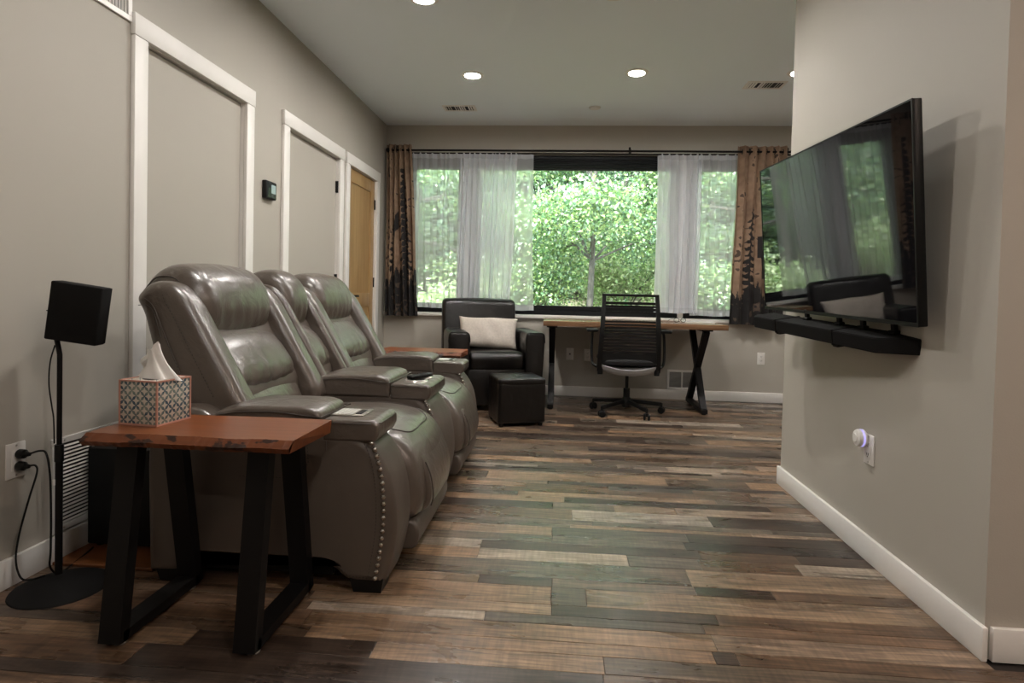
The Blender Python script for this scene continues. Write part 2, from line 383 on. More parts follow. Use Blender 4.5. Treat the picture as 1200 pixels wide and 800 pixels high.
def plank_geo(x0, x1, y0, y1):
    g = 0.0007; b = 0.0013
    x0 += g; x1 -= g; y0 += g; y1 -= g; z = 0.0; zb = -0.0065
    v = [(x0, y0, zb), (x1, y0, zb), (x1, y1, zb), (x0, y1, zb), (x0, y0, z-b*.4), (x1, y0, z-b*.4), (x1, y1, z-b*.4), (x0, y1, z-b*.4),
         (x0+b, y0+b, z), (x1-b, y0+b, z), (x1-b, y1-b, z), (x0+b, y1-b, z)]
    f = [(0, 1, 5, 4), (1, 2, 6, 5), (2, 3, 7, 6), (3, 0, 4, 7), (4, 5, 9, 8), (5, 6, 10, 9), (6, 7, 11, 10), (7, 4, 8, 11), (8, 9, 10, 11)]
    return v, f
def tone_attr(me, cols):
    at = me.color_attributes.new('tone', 'FLOAT_COLOR', 'POINT'); at.data.foreach_set('color', np.array([(*c, 1.0) for c in cols], dtype=np.float32).ravel())
planks = []
for y0, y1, cells in rows:
    x = XL+0.004
    y1c = min(y1, DB-0.003); ym = (y0+y1)/2
    xmax = XE
    if YN < y1 and y0 < YF: xmax = XR-0.003
    if cells[-1][0] < xmax: cells = cells + [(xmax+0.01, 'M')]
    for xe, t in cells:
        if xe <= x+0.02: continue
        if x >= xmax-0.01: break
        e = min(xe, xmax); j = 1+prnd.uniform(-0.16, 0.16); c = TONE[t]; jt = prnd.uniform(-0.06, 0.06)
        planks.append((x, e, y0, y1c, (c[0]*j*(1+jt), c[1]*j, c[2]*j*(1-jt)))); x = xe
def seen(p):  # roughly how large a strip shows
    x0, x1, y0, y1, _ = p
    if y1 < 1.25 or y0 > 5.75: return 0
    X0, X1 = max(x0, -1.6), min(x1, 1.9 if y0 > 3.3 else 1.2)
    if y0 > 1.9 and y0 < 3.7: X0 = max(X0, -0.62)
    if X1 <= X0: return 0
    return (X1-X0)/y0*(1/y0-1/y1)
planks.sort(key=lambda p: -seen(p))
for p in planks[:295]:
    v, f = plank_geo(*p[:4]); me = mesh('plank', v, f); tone_attr(me, [p[4]]*12); link('plank', me, M['floor'], fl)
V, Fc, Cc = [], [], []
for p in planks[295:]:
    v, f = plank_geo(*p[:4]); k = len(V); V += v; Fc += [tuple(i+k for i in q) for q in f]; Cc += [p[4]]*12
# the strips behind the camera
y = YB
while y < -0.1:
    for x0 in np.arange(XL, XE, 0.9):
        v, f = plank_geo(x0, min(x0+0.9, XE), y, min(y+0.12, -0.1)); k = len(V); V += v; Fc += [tuple(i+k for i in q) for q in f]; Cc += [TONE[prnd.choice('TMDGH')]]*12
    y += 0.12
me = mesh('far_planks', V, Fc); tone_attr(me, Cc); tag(link('floor_strips', me, M['floor'], fl), kind='stuff')

struct(box('ceiling', (XL-0.1, YB-0.1, H), (XE+0.1, DB+0.2, H+0.12), M['ceil']), 'smooth pale ceiling')
# left wall with three door recesses (doors set back 25 mm)
DOORS = [(2.373, 3.156, 1.978), (3.672, 4.540, 1.990), (4.757, 5.470, 1.990)]
bm = bmesh.new(); prev = YB-0.1
for (a, b, t) in DOORS:
    add_box(bm, (XL-0.12, prev, 0), (XL, a, H)); add_box(bm, (XL-0.12, a, t), (XL, b, H)); prev = b
add_box(bm, (XL-0.12, prev, 0), (XL, DB+0.2, H)); add_box(bm, (XL-0.2, YB, 0), (XL-0.12, DB, H))
struct(link('wall_left', bm_mesh(bm), M['wall']), 'greige painted left wall')
# back wall with one window opening
WX0, WX1, WZ0, WZ1 = -1.53, 1.83, 0.775, 2.315
bm = bmesh.new()
add_box(bm, (XL-0.1, DB, -0.1), (WX0, DB+0.16, H)); add_box(bm, (WX1, DB, -0.1), (XE+0.1, DB+0.16, H))
add_box(bm, (WX0, DB, -0.1), (WX1, DB+0.16, WZ0)); add_box(bm, (WX0, DB, WZ1), (WX1, DB+0.16, H))
struct(link('wall_back', bm_mesh(bm), M['wall']), 'greige wall around the wide window')
struct(box('wall_right', (XR, YN, 0), (XE+0.1, YF, H), M['wall']), 'greige wall carrying the television')
struct(box('wall_far_right', (XE, YB-0.1, 0), (XE+0.1, DB, H), M['wall'])); struct(box('wall_front', (XL-0.1, YB-0.1, 0), (XE+0.1, YB, H), M['wall']))
# baseboards
bb = 0.093; th = 0.015
def bboard(name, segs, label):
    root = None
    for k, (a, b) in enumerate(segs):
        o = box(name if root is None else 'baseboard_piece', (a[0], a[1], 0.0), (b[0], b[1], bb), M['white'], root, bev=0.0025, seg=2)
        if root is None: root = struct(o, label)
bboard('baseboard_left', [((XL, YB), (XL+th, 2.292)), ((XL, 3.30), (XL+th, 3.555))], 'white baseboard along the left wall')
bboard('baseboard_back', [((XL+th, DB-th), (XE, DB))], 'white baseboard under the window')
bboard('baseboard_right', [((XR-th, YN-th), (XR, YF+th)), ((XR+0.012, YN-th-0.001), (XE, YN)), ((XR, YF), (XE, YF+th))], 'white baseboard around the television wall')
# doors
for k, (a, b, t) in enumerate(DOORS):
    m_ = M['oak'] if k == 2 else M['wall']
    d = struct(box('door_%d' % (k+1), (XL-0.055, a+0.004, 0.006), (XL-0.018, b-0.004, t-0.006), m_), ['flat painted closet door nearest the camera', 'flat painted closet door beside the thermostat', 'golden oak panelled door in the corner'][k])
    cw = 0.078
    cs = struct(box('trim_%d' % (k+1), (XL, a-cw, 0.0), (XL+0.02, a, t), M['white'], bev=0.003), ['white casing around the nearest closet door', 'white casing around the second closet door', 'white casing around the oak door'][k])
    box('casing_side', (XL, b, 0.0), (XL+0.02, b+cw, t), M['white'], cs, bev=0.003)
    box('casing_head', (XL, a-cw-0.004, t), (XL+0.023, b+cw+0.004, t+0.088), M['white'], cs, bev=0.003)
    bm = bmesh.new(); add_box(bm, (XL-0.075, a, 0), (XL, a+0.002, t)); add_box(bm, (XL-0.075, b-0.002, 0), (XL, b, t)); add_box(bm, (XL-0.075, a, t-0.002), (XL, b, t))
    link('jamb_lining', bm_mesh(bm), M['white'], cs)
    # hinges (black), on the side the photograph shows
    hy = a+0.002 if k == 0 else b-0.002
    for hz in (1.77, 1.05, 0.25):
        bm = bmesh.new(); add_tube(bm, [(XL-0.006, hy, hz-0.045), (XL-0.006, hy, hz+0.045)], 0.008, 10); add_box(bm, (XL-0.018, hy-0.012, hz-0.044), (XL-0.013, hy+0.012, hz+0.044))
        link('hinge', bm_mesh(bm), M['black_metal'], d)
    if k == 2:
        # shaker frame raised over two panels
        y0, y1 = a+0.004, b-0.004; x0, x1 = XL-0.018, XL-0.008; s = 0.105
        box('stile', (x0, y0, 0.006), (x1, y0+s, t-0.006), M['oak'], d, bev=0.002); box('stile', (x0, y1-s, 0.006), (x1, y1, t-0.006), M['oak'], d, bev=0.002)
        for z0, z1 in ((0.006, 0.2), (0.83, 0.95), (t-0.118, t-0.006)):
            box('rail', (x0, y0+s, z0), (x1, y1-s, z1), M['oak'], d, bev=0.002)
        hz = 0.925; hy = y0+0.055
        hd = lathe('handle', [(0, 0), (0.026, 0), (0.026, 0.008), (0.011, 0.012), (0.011, 0.05), (0, 0.05)], (x1, hy, hz), M['black_metal'], d, 16, 'X')
        box('lever', (x1+0.042, hy-0.01, hz-0.009), (x1+0.056, hy+0.115, hz+0.009), M['black_metal'], hd, bev=0.004)
# window sill
struct(box('trim_4', (XL+0.002, DB-0.035, 0.742), (2.05, DB+0.02, 0.775), M['white'], bev=0.004), 'white window stool board')
struct(box('trim_5', (XL+0.03, DB-0.012, 0.722), (2.02, DB, 0.742), M['wall']), 'thin apron strip under the stool board')
# windows: three units in black frames with pale posts between
def window(n, x0, x1, sash, label):
    z0, z1 = 0.777, 2.315; y0 = DB+0.035; fr = 0.045
    bm = bmesh.new()
    for a, b in (((x0, z0), (x0+fr, z1)), ((x1-fr, z0), (x1, z1)), ((x0+fr, z0), (x1-fr, z0+fr)), ((x0+fr, z1-fr), (x1-fr, z1))):
        add_box(bm, (a[0], y0, a[1]), (b[0], y0+0.09, b[1]))
    root = struct(link('window_%d' % n, bm_mesh(bm), M['frame']), label)
    a0, a1, b0, b1 = x0+fr, x1-fr, z0+fr, z1-fr
    bm = bmesh.new()
    for a, b in (((a0, b0), (a0+sash, b1)), ((a1-sash, b0), (a1, b1)), ((a0+sash, b0), (a1-sash, b0+0.045)), ((a0+sash, b1-0.05), (a1-sash, b1))):
        add_box(bm, (a[0], y0+0.012, a[1]), (b[0], y0+0.06, b[1]), 0.004, 1)
    link('sash', bm_mesh(bm), M['frame'], root)
    box('pane', (a0+sash-0.005, y0+0.03, b0+0.04), (a1-sash+0.005, y0+0.036, b1-0.045), M['glass'], root)
    return root
window(1, -1.525, -0.965, 0.020, 'narrow left window unit in a black frame'); window(2, -0.905, 1.115, 0.055, 'wide central picture window in a black frame'); window(3, 1.165, 1.825, 0.07, 'narrow right window unit in a black frame')
struct(box('trim_6', (-0.965, DB+0.01, 0.775), (-0.905, DB+0.13, 2.315), M['white']), 'pale post between left and central windows')
struct(box('trim_7', (1.115, DB+0.01, 0.775), (1.165, DB+0.13, 2.315), M['white']), 'pale post between central and right windows')
# raised blind stacks inside the window head
def blind(x0, x1, label):
    root = empty('rolled_blind', ((x0+x1)/2, DB-0.005, 2.19), label, 'window blind', 'raised black window blinds')
    box('headrail', (x0, DB-0.008, 2.275), (x1, DB+0.03, 2.31), M['frame'], root, bev=0.003)
    for k in range(4):
        z = 2.262-0.0205*k
        box('slat', (x0+0.004, DB-0.012, z-0.0085), (x1-0.004, DB+0.028, z+0.0085), M['frame'], root, bev=0.006)
    box('bottom_rail', (x0+0.004, DB-0.010, 2.172), (x1-0.004, DB+0.026, 2.189), M['frame'], root, bev=0.004)
    adopt(root)
blind(-1.52, -0.97, 'raised black blind at the head of the narrow left window'); blind(-0.90, 1.11, 'raised black blind across the wide central window head'); blind(1.17, 1.82, 'raised black blind at the head of the narrow right window')

# ---------------------------------------------------------------- ceiling fixtures
lamp_m = mat('lamp_glow', (1, 1, 1), 0.5, emit=(1.0, 0.96, 0.91), estr=CAN)
lamp_w = mat('lamp_glow_warm', (1, 1, 1), 0.5, emit=(1.0, 0.77, 0.62), estr=CAN*1.0)
def can(x, y, label, grp=None, mm=None):
    root = empty('recessed_light', (x, y, H), label, 'ceiling light', grp)
    bm = bmesh.new(); add_lathe(bm, [(0.055, -0.001), (0.058, -0.008), (0.082, -0.005), (0.085, 0.0)], (x, y, H), 28)
    flat_smooth(link('trim_ring', bm_mesh(bm), M['plastic_white'], root))
    bm = bmesh.new(); add_lathe(bm, [(0, -0.003), (0.056, -0.003), (0.056, 0.0), (0, 0.0)], (x, y, H), 24)
    link('lens', bm_mesh(bm), mm or lamp_m, root); adopt(root)
can(-0.70, 4.465, 'round recessed light nearest the back left corner of the ceiling'); can(0.51, 4.43, 'round recessed light above the office chair, right of the first one')
can(1.66, 4.44, 'recessed light half hidden by the television wall edge'); can(-0.80, 3.30, 'recessed light cut by the top edge, above the far seat'); can(0.25, 3.27, 'recessed light cut by the top edge, above the middle of the floor')
for x, y_, lb in ((-0.75, 1.9, 'recessed light out of frame above the near side table'), (0.3, 0.4, 'recessed light out of frame right above the camera'), (0.3, -1.4, 'recessed light behind the camera, by the front wall'), (3.0, 4.44, 'recessed light hidden behind the television wall')):
    can(x, y_, lb, 'recessed lights out of view', lamp_m)
for x, y_, lb in ((1.9, 0.2, 'warm recessed light right of the camera'), (3.2, 0.2, 'warm recessed light far to the right of the camera'), (2.4, -1.6, 'warm recessed light behind the camera on the right')):
    can(x, y_, lb, 'warm recessed lights out of view', lamp_w)
def ceil_vent(cx, cy, label):
    root = empty('ceiling_vent', (cx, cy, H), label, 'vent', None)
    w_, d_ = 0.29, 0.155; z = H
    bm = bmesh.new()
    for a, b in (((-w_/2, -d_/2), (w_/2, -d_/2+0.018)), ((-w_/2, d_/2-0.018), (w_/2, d_/2)), ((-w_/2, -d_/2+0.018), (-w_/2+0.02, d_/2-0.018)), ((w_/2-0.02, -d_/2+0.018), (w_/2, d_/2-0.018))):
        add_box(bm, (cx+a[0], cy+a[1], z-0.007), (cx+b[0], cy+b[1], z))
    link('frame', bm_mesh(bm), M['plastic_white'], root)
    box('duct_opening', (cx-w_/2+0.02, cy-d_/2+0.018, z-0.002), (cx+w_/2-0.02, cy+d_/2-0.018, z-0.001), M['slot'], root)
    for k in range(13):
        if k in (3, 9): continue
        x = cx-w_/2+0.03+k*0.02; a = R(35 if k < 6 else -35)
        mt = Matrix.Translation((x, cy, z-0.006)) @ Matrix.Rotation(a, 4, 'Y')
        box('louver', (-0.006, -d_/2+0.018, -0.0008), (0.006, d_/2-0.018, 0.0008), M['plastic_white'], root, mtx=mt)
    adopt(root)
ceil_vent(-0.93, 5.25, 'white ceiling vent near the left curtain, in front of the window'); ceil_vent(1.50, 4.69, 'white ceiling vent beside the television wall edge')
sd = tag(lathe('smoke_detector', [(0, -0.012), (0.035, -0.012), (0.045, -0.010), (0.05, -0.004), (0.052, 0)], (0.252, 5.24, H), M['plastic_white']), 'flat round white disc on the ceiling before the window', 'ceiling sensor')

# ---------------------------------------------------------------- wall plates, thermostat, grilles
def plate(name, pos, face, label, kind='outlet', plugged=()):
    """face: 'X+' on left wall, 'X-' on the television wall, 'Y-' on the back wall; built at origin facing -Y then turned"""
    root = empty(name, pos, label, 'light switch' if kind == 'switch' else ('cable plate' if kind == 'coax' else 'outlet'), None, {'Y-': 0, 'X+': R(90), 'X-': R(-90)}[face])
    box('cover', (-0.035, -0.006, -0.057), (0.035, 0, 0.057), M['plastic_white'], root, bev=0.003)
    if kind == 'outlet':
        box('receptacle', (-0.017, -0.0085, -0.034), (0.017, -0.005, 0.034), M['plastic_white'], root, bev=0.002)
        for s in (-1, 1):
            for x in (-0.006, 0.006): box('slot', (x-0.0012, -0.0092, s*0.019-0.003), (x+0.0012, -0.0080, s*0.019+0.006), M['slot'], root)
            box('slot', (-0.002, -0.0092, s*0.019-0.010), (0.002, -0.0080, s*0.019-0.006), M['slot'], root)
    else:
        lathe('jack', [(0, -0.012), (0.005, -0.012), (0.005, -0.006), (0.009, -0.006)], (0, 0, 0), M['slot'], root, 12, 'Y')
    for s in (-1, 1): lathe('screw', [(0, -0.0072), (0.003, -0.0070), (0.0033, -0.006)], (0, 0, s*0.048), M['steel'], root, 10, 'Y')
    return root
plate('wall_outlet', (XL, 1.791, 0.400), 'X+', 'white outlet on the left wall with two black plugs')
plate('wall_outlet', (-1.607+0.02, DB, 0.34), 'Y-', 'white outlet low on the back wall beside the oak door')
plate('cable_plate', (0.10, DB, 0.405), 'Y-', 'white cable jack plate under the desk near its left leg', 'coax')
plate('wall_outlet', (0.272, DB, 0.40), 'Y-', 'white outlet under the desk behind the office chair')
plate('wall_outlet', (1.90, DB, 0.415), 'Y-', 'white outlet below the right curtain, right of the desk')
plate('wall_outlet', (XR, 2.345, 0.415), 'X-', 'white outlet on the television wall holding a round plug-in')
pg = empty('plug_in_sensor', (XR, 2.37, 0.452), 'round white plug-in device in the outlet below the television', 'plug-in device', None, R(-90))
lathe('body', [(0, -0.044), (0.018, -0.044), (0.030, -0.040), (0.033, -0.032), (0.033, -0.014), (0.028, -0.009), (0, -0.009)], (0, 0, 0), M['plastic_white'], pg, 28, 'Y')
lathe('face_disc', [(0, -0.0465), (0.016, -0.0462), (0.018, -0.044)], (0, 0, 0), M['plastic_white'], pg, 24, 'Y')
lathe('light_ring', [(0.0331, -0.028), (0.0337, -0.026), (0.0337, -0.022), (0.0331, -0.020)], (0, 0, 0), mat('lilac_ring', (0.55, 0.50, 0.85), 0.3, emit=(0.45, 0.4, 1.0), estr=0.25), pg, 28, 'Y')
th_ = empty('thermostat', (XL, 3.42, 1.55), 'small black square thermostat between the two closet doors', 'thermostat', None, R(90))
box('body', (-0.062, -0.028, -0.052), (0.062, 0, 0.052), M['black_plastic'], th_, bev=0.006, seg=3)
box('screen', (-0.056, -0.0300, -0.046), (0.056, -0.0275, 0.046), mat('thermostat_glass', (0.03, 0.035, 0.035), 0.04), th_, bev=0.001)
box('display', (-0.005, -0.0306, -0.018), (0.046, -0.0298, 0.032), mat('display_glow', (0.1, 0.12, 0.12), 0.2, emit=(0.6, 0.75, 0.70), estr=0.12), th_)
# high supply grille and low return grille on the left wall
def grille(name, y0, y1, z0, z1, pitch, label, vertical=False, div=None, border=0.022):
    root = empty(name, (XL, (y0+y1)/2, (z0+z1)/2), label, 'vent', None)
    bm = bmesh.new()
    for a, b in (((y0, z0), (y1, z0+border)), ((y0, z1-border), (y1, z1)), ((y0, z0+border), (y0+border, z1-border)), ((y1-border, z0+border), (y1, z1-border))):
        add_box(bm, (XL, a[0], a[1]), (XL+0.010, b[0], b[1]), 0.002, 1)
    link('frame', bm_mesh(bm), M['plastic_white'] if vertical else M['grille'], root)
    box('duct_opening', (XL+0.0005, y0+border, z0+border), (XL+0.0015, y1-border, z1-border), M['slot'], root)
    if vertical:
        n = int((y1-y0-2*border)/pitch)
        for k in range(n):
            yy = y0+border+pitch*(k+0.5); mt = Matrix.Translation((XL+0.006, yy, 0)) @ Matrix.Rotation(R(35), 4, 'Z')
            box('louver', (-0.004, -0.0012, z0+border), (0.004, 0.0012, z1-border), M['plastic_white'], root, mtx=mt)
    else:
        n = int((z1-z0-2*border)/pitch)
        for k in range(n):
            zz = z0+border+pitch*(k+0.5); mt = Matrix.Translation((XL+0.006, 0, zz)) @ Matrix.Rotation(R(40), 4, 'Y')
            box('louver', (-0.0038, y0+border, -0.0009), (0.0038, y1-border, 0.0009), M['grille'], root, mtx=mt)
        for yy in (div or []): box('divider', (XL+0.002, yy-0.008, z0+border), (XL+0.0125, yy+0.008, z1-border), M['grille'], root)
        for yy in (y0+0.05, ) + tuple(div or ()):
            for zz in (z0+border/2, z1-border/2): lathe('screw', [(0, 0.013), (0.003, 0.0125), (0.004, 0.010)], (XL, yy, zz), M['steel'], root, 8, 'X')
    adopt(root)
M['grille'] = mat('grille_paint', (0.62, 0.60, 0.57), 0.45)
grille('return_grille', 1.925, 2.31-0.02, 0.100, 0.432, 0.0135, 'white louvred return grille low on the left wall behind the black stand', div=[2.115])
grille('supply_grille', 1.86, 2.292, 2.022, 2.26, 0.016, 'white louvred grille high on the left wall, cut by the top edge', vertical=True)
# back wall register under the desk
root = empty('wall_register', (1.165, DB, 0.19), 'white floor-level wall register under the desk beside the crossed leg', 'vent')
x0, x1, z0, z1 = 1.032, 1.31, 0.096, 0.283
bm = bmesh.new()
for a, b in (((x0, z0), (x1, z0+0.02)), ((x0, z1-0.02), (x1, z1)), ((x0, z0+0.02), (x0+0.02, z1-0.02)), ((x1-0.02, z0+0.02), (x1, z1-0.02)), (((x0+x1)/2-0.007, z0+0.02), ((x0+x1)/2+0.007, z1-0.02))):
    add_box(bm, (a[0], DB-0.010, a[1]), (b[0], DB, b[1]), 0.002, 1)
link('frame', bm_mesh(bm), M['plastic_white'], root); box('duct_opening', (x0+0.02, DB-0.0015, z0+0.02), (x1-0.02, DB-0.0005, z1-0.02), M['slot'], root)
for k in range(16):
    zz = z0+0.026+k*0.0092; mt = Matrix.Translation((0, DB-0.005, zz)) @ Matrix.Rotation(R(-40), 4, 'X')
    box('louver', (x0+0.02, -0.0035, -0.0008), (x1-0.02, 0.0035, 0.0008), M['grille'], root, mtx=mt)
adopt(root)

# ---------------------------------------------------------------- curtains
rodm = M['black_metal']
cr = empty('curtain_rod', (0.15, DB-0.09, 2.335), 'thin black double curtain rod above the wide window', 'curtain rod')
tube('front_rod', [(-1.70, DB-0.10, 2.335), (2.16, DB-0.10, 2.335)], 0.0095, rodm, cr, 12)
tube('back_rod', [(-1.64, DB-0.055, 2.318), (2.10, DB-0.055, 2.318)], 0.007, rodm, cr, 10)
for x in (-1.70, 2.16): lathe('finial', [(0, -0.02), (0.016, -0.018), (0.018, 0), (0.016, 0.018), (0, 0.02)], (x, DB-0.10, 2.335), rodm, cr, 14, 'X')
for x in (-1.66, 0.62, 2.08):
    bm = bmesh.new(); add_box(bm, (x-0.01, DB-0.006, 2.325), (x+0.01, DB, 2.395)); add_tube(bm, [(x, DB-0.003, 2.36), (x, DB-0.055, 2.35), (x, DB-0.10, 2.348)], 0.005, 8); add_tube(bm, [(x, DB-0.10, 2.350), (x, DB-0.10, 2.31)], 0.005, 8)
    link('bracket', bm_mesh(bm), rodm, cr)
adopt(cr)
def drape(x0t, x1t, x0b, x1b, z0, z1, nf, amp, y, nx=160, nz=40, seed=1, phase=None, ampb=None):
    rr = random.Random(seed); ws = [rr.uniform(0.6, 1.4) for _ in range(nf)]; tot = sum(ws); cum = [0]
    for a in ws: cum.append(cum[-1]+a/tot)
    V = []
    for j in range(nz+1):
        v = j/nz; z = z1+(z0-z1)*v
        for i in range(nx+1):
            u = i/nx; k = 0
            while k < nf-1 and u > cum[k+1]: k += 1
            lu = (u-cum[k])/(cum[k+1]-cum[k])
            a = amp*(1+(0.25 if ampb is None else ampb)*v); s = math.sin(2*math.pi*lu)
            s2 = 0.3*math.sin(2*math.pi*(3.3*u*nf/4+0.5*v+seed))
            xx = (x0t+(x1t-x0t)*u)*(1-v)+(x0b+(x1b-x0b)*u)*v
            V.append((xx+0.25*a*math.sin(4*math.pi*lu)+0.006*math.sin(5*v+k*1.7), y+a*s+a*0.5*s2*v, z+0.003*math.sin(9*u+j*0)))
    Fq = [(j*(nx+1)+i, j*(nx+1)+i+1, (j+1)*(nx+1)+i+1, (j+1)*(nx+1)+i) for j in range(nz) for i in range(nx)]
    return V, Fq
# sheers
def sheer(name, xa, xb, x0b, x1b, z0, nf, seed, label, amp=0.02, mm='sheer'):
    V, Fq = drape(xa, xb, x0b, x1b, z0, 2.318, nf, amp, DB-0.052, nx=nf*10, nz=30, seed=seed)
    nx = nf*10
    me = mesh(name, V, Fq); o = link(name, me, M[mm], None, True); tag(o, label, 'curtain')
    Vh = V[-2*(nx+1):]; me2 = mesh('hem', [(v[0], v[1]-0.001, v[2]) for v in Vh], [(i, i+1, nx+2+i, nx+1+i) for i in range(nx)]); link('hem', me2, M['sheer_hem'], o, True)
    Vt = V[:2*(nx+1)]; me3 = mesh('top_heading', [(v[0], v[1]-0.001, v[2]) for v in Vt], [(i, i+1, nx+2+i, nx+1+i) for i in range(nx)]); link('heading', me3, M['sheer_hem'], o, True)
    return o
sheer('sheer_curtain', -1.50, -0.96, -1.49, -0.93, 0.822, 9, 3, 'white sheer panel over the narrow left window beside the tree-print curtain', 0.016)
sheer('sheer_curtain', -1.0, -0.44, -1.02, -0.50, 0.822, 11, 5, 'dense gathered white sheer panel just behind the armchair', 0.022, 'sheer_dense')
sheer('sheer_curtain', -0.46, -0.30, -0.52, -0.262, 0.815, 2, 8, 'flat see-through sheer edge hanging left of the bare central glass', 0.006)
sheer('sheer_curtain', 0.875, 1.30, 0.885, 1.28, 0.826, 7, 11, 'dense pale sheer panel right of the bare central glass', 0.018, 'sheer_dense')
sheer('sheer_curtain', 1.24, 1.66, 1.22, 1.66, 0.806, 6, 14, 'bluish sheer panel over the narrow right window beside the right curtain', 0.016)

# printed side curtains
def printed(name, x0t, x1t, x0b, x1b, nf, seed, label, kind):
    nx, nz = 230, 300; z0, z1 = 0.735, 2.385
    V, Fq = drape(x0t, x1t, x0b, x1b, z0, z1, nf, 0.034, DB-0.10, nx=nx, nz=nz, seed=seed, ampb=0.1)
    me = mesh(name, V, Fq); cols = []
    tan = Vector((0.19, 0.120, 0.078)); tan2 = Vector((0.36, 0.245, 0.165)); dk = Vector((0.014, 0.012, 0.012)); mid = Vector((0.075, 0.05, 0.037))
    def pine(u, v, cx, top, bot, wd, sd):
        if v < top or v > bot: return False
        cx = cx+0.012*math.sin(v*9+sd); q = (v-top)/(bot-top)
        if abs(u-cx) < 0.010+0.030*q: return True
        if v > bot-0.10: return False
        d = abs(u-cx); side = 1 if u > cx else 2
        vv = v-0.16*d+0.012*noise.noise(Vector((u*30, v*22, sd))); k = int(vv*26+0.4*side); fr_ = (vv*26+0.4*side)-k
        h = math.sin(k*12.9898*side+sd)*43758.5453; h -= math.floor(h)
        ln = wd*(0.25+0.95*q**0.7)*(0.40+0.60*h)*(1.15-abs(fr_-0.45)*1.9)
        return d < ln+0.02*noise.noise(Vector((u*60, v*60, sd+3)))
    for (x, y_, z) in V:
        idx = len(cols); i = idx % (nx+1); j = idx//(nx+1); u, v = i/nx, j/nz
        n1 = noise.noise(Vector((u*4, v*7, seed))); n2 = noise.noise(Vector((u*25, v*40, seed+5)))
        n3 = noise.noise(Vector((u*60, v*9, seed+9)))
        c = tan.lerp(tan2, max(0, min(1, 0.5+0.9*n1+0.4*n2)))
        if n2+n1 > 0.62: c = mid
        edge = (0.80 if kind == 'L' else 0.84)+0.06*n3+0.04*math.sin(u*11)
        if v > edge-0.03: c = dk if (n2+0.8*n1 < 0.28 or v < edge+0.02) else mid*1.2
        if kind == 'L':
            if pine(u, v, 0.66, 0.14, 0.90, 0.24, 3) or pine(u, v, 0.25, 0.42, 0.85, 0.09, 17): c = dk
            bw = 0.055*max(0, 1-abs((v-0.47)/0.115)); 
            if abs(u-(0.46-(v-0.36)*0.9)) < bw+0.012 and 0.36 < v < 0.60: c = dk
            if abs(u-(0.26)) < 0.02 and 0.5 < v < 0.78: c = dk
        else:
            if pine(u, v, 0.34, 0.34, 0.92, 0.13, 5): c = dk
            if 0.50 < v < 0.74 and abs(u-(0.56+(0.03 if v > 0.62 else 0))) < 0.075*(1 if v < 0.62 else max(0.25, 1-(v-0.62)*8)): c = dk
            if pine(u, v, 0.86, 0.25, 0.9, 0.12, 9): c = dk
        cols.append(tuple(c))
    tone_attr(me, cols)
    o = link(name, me, M['print'], None, True); tag(o, label, 'curtain')
    mod = o.modifiers.new('thick', 'SOLIDIFY'); mod.thickness = 0.003
    for k in range(6):
        u = (k+0.5)/6; x = x0t+(x1t-x0t)*u
        bm = bmesh.new(); pts = [(x, DB-0.10+0.023*math.cos(a*math.pi/8), 2.335+0.023*math.sin(a*math.pi/8)) for a in range(17)]
        add_tube(bm, pts, 0.0035, 6, cap=False); link('grommet', bm_mesh(bm), rodm, o)
    return o
M['print'] = mat('printed_curtain', (0.3, 0.2, 0.1), 0.85, attr='tone', bump=0.15, bscale=250)
printed('side_curtain', -1.715, -1.475, -1.70, -1.375, 5, 4, 'tan curtain with dark pine print at the left end of the window', 'L')
printed('side_curtain', 1.60, 2.04, 1.575, 2.05, 6, 12, 'tan curtain with dark tree print at the right end, partly behind the television', 'R')

# ---------------------------------------------------------------- reclining sofa
sofa = empty('reclining_sofa', (-0.95, 2.78, 0), 'grey-brown leather reclining loveseat with centre console along the left wall', 'sofa')
LE, LS, SM = M['leather'], M['leather_side'], M['seam']
ARM = rounded([(-1.335, 0.03), (-1.345, 0.40), (-1.335, 0.515), (-0.62, 0.515), (-0.535, 0.40), (-0.510, 0.28), (-0.508, 0.19), (-0.525, 0.10), (-0.545, 0.035), (-0.66, 0.035), (-0.72, 0.085), (-1.17, 0.085), (-1.22, 0.035)],
              [0.01, 0.1, 0.02, 0.11, 0.08, 0.08, 0.08, 0.05, 0.01, 0.03, 0.03, 0.03, 0.03], 5)
def seam_path(name, pts, parent, r=0.0022, mm=None):
    return tube(name, pts, r, LB if parent.name.startswith('arm') and mm else M['piping'], parent, 6)
def stitches(pts, parent, step=0.011, ln=0.006, r=0.0011):
    """a dashed thread line along pts, one part"""
    bm = bmesh.new(); P = [Vector(p) for p in pts]; acc = 0.0; d0 = 0
    for a, b in zip(P, P[1:]):
        L = (b-a).length; d = (b-a).normalized() if L > 0 else Vector((1, 0, 0)); s = -acc
        while s < L:
            if s >= 0: add_tube(bm, [a+d*s, a+d*min(s+ln, L+ln)], r, 4)
            s += step
        acc = (L-(s-step)) % step
        acc = step-(s-L) if s > L else 0
    return tag(link('stitching', bm_mesh(bm), SM, parent), kind='stuff')
nail_me = None
def resample(pts, n):
    P = [Vector(p) for p in pts]; d = [0]
    for a, b in zip(P, P[1:]): d.append(d[-1]+(b-a).length)
    out = []; k = 0
    for i in range(n):
        s_ = d[-1]*i/(n-1)
        while k < len(P)-2 and d[k+1] < s_: k += 1
        out.append(P[k].lerp(P[k+1], (s_-d[k])/(d[k+1]-d[k])))
    return out
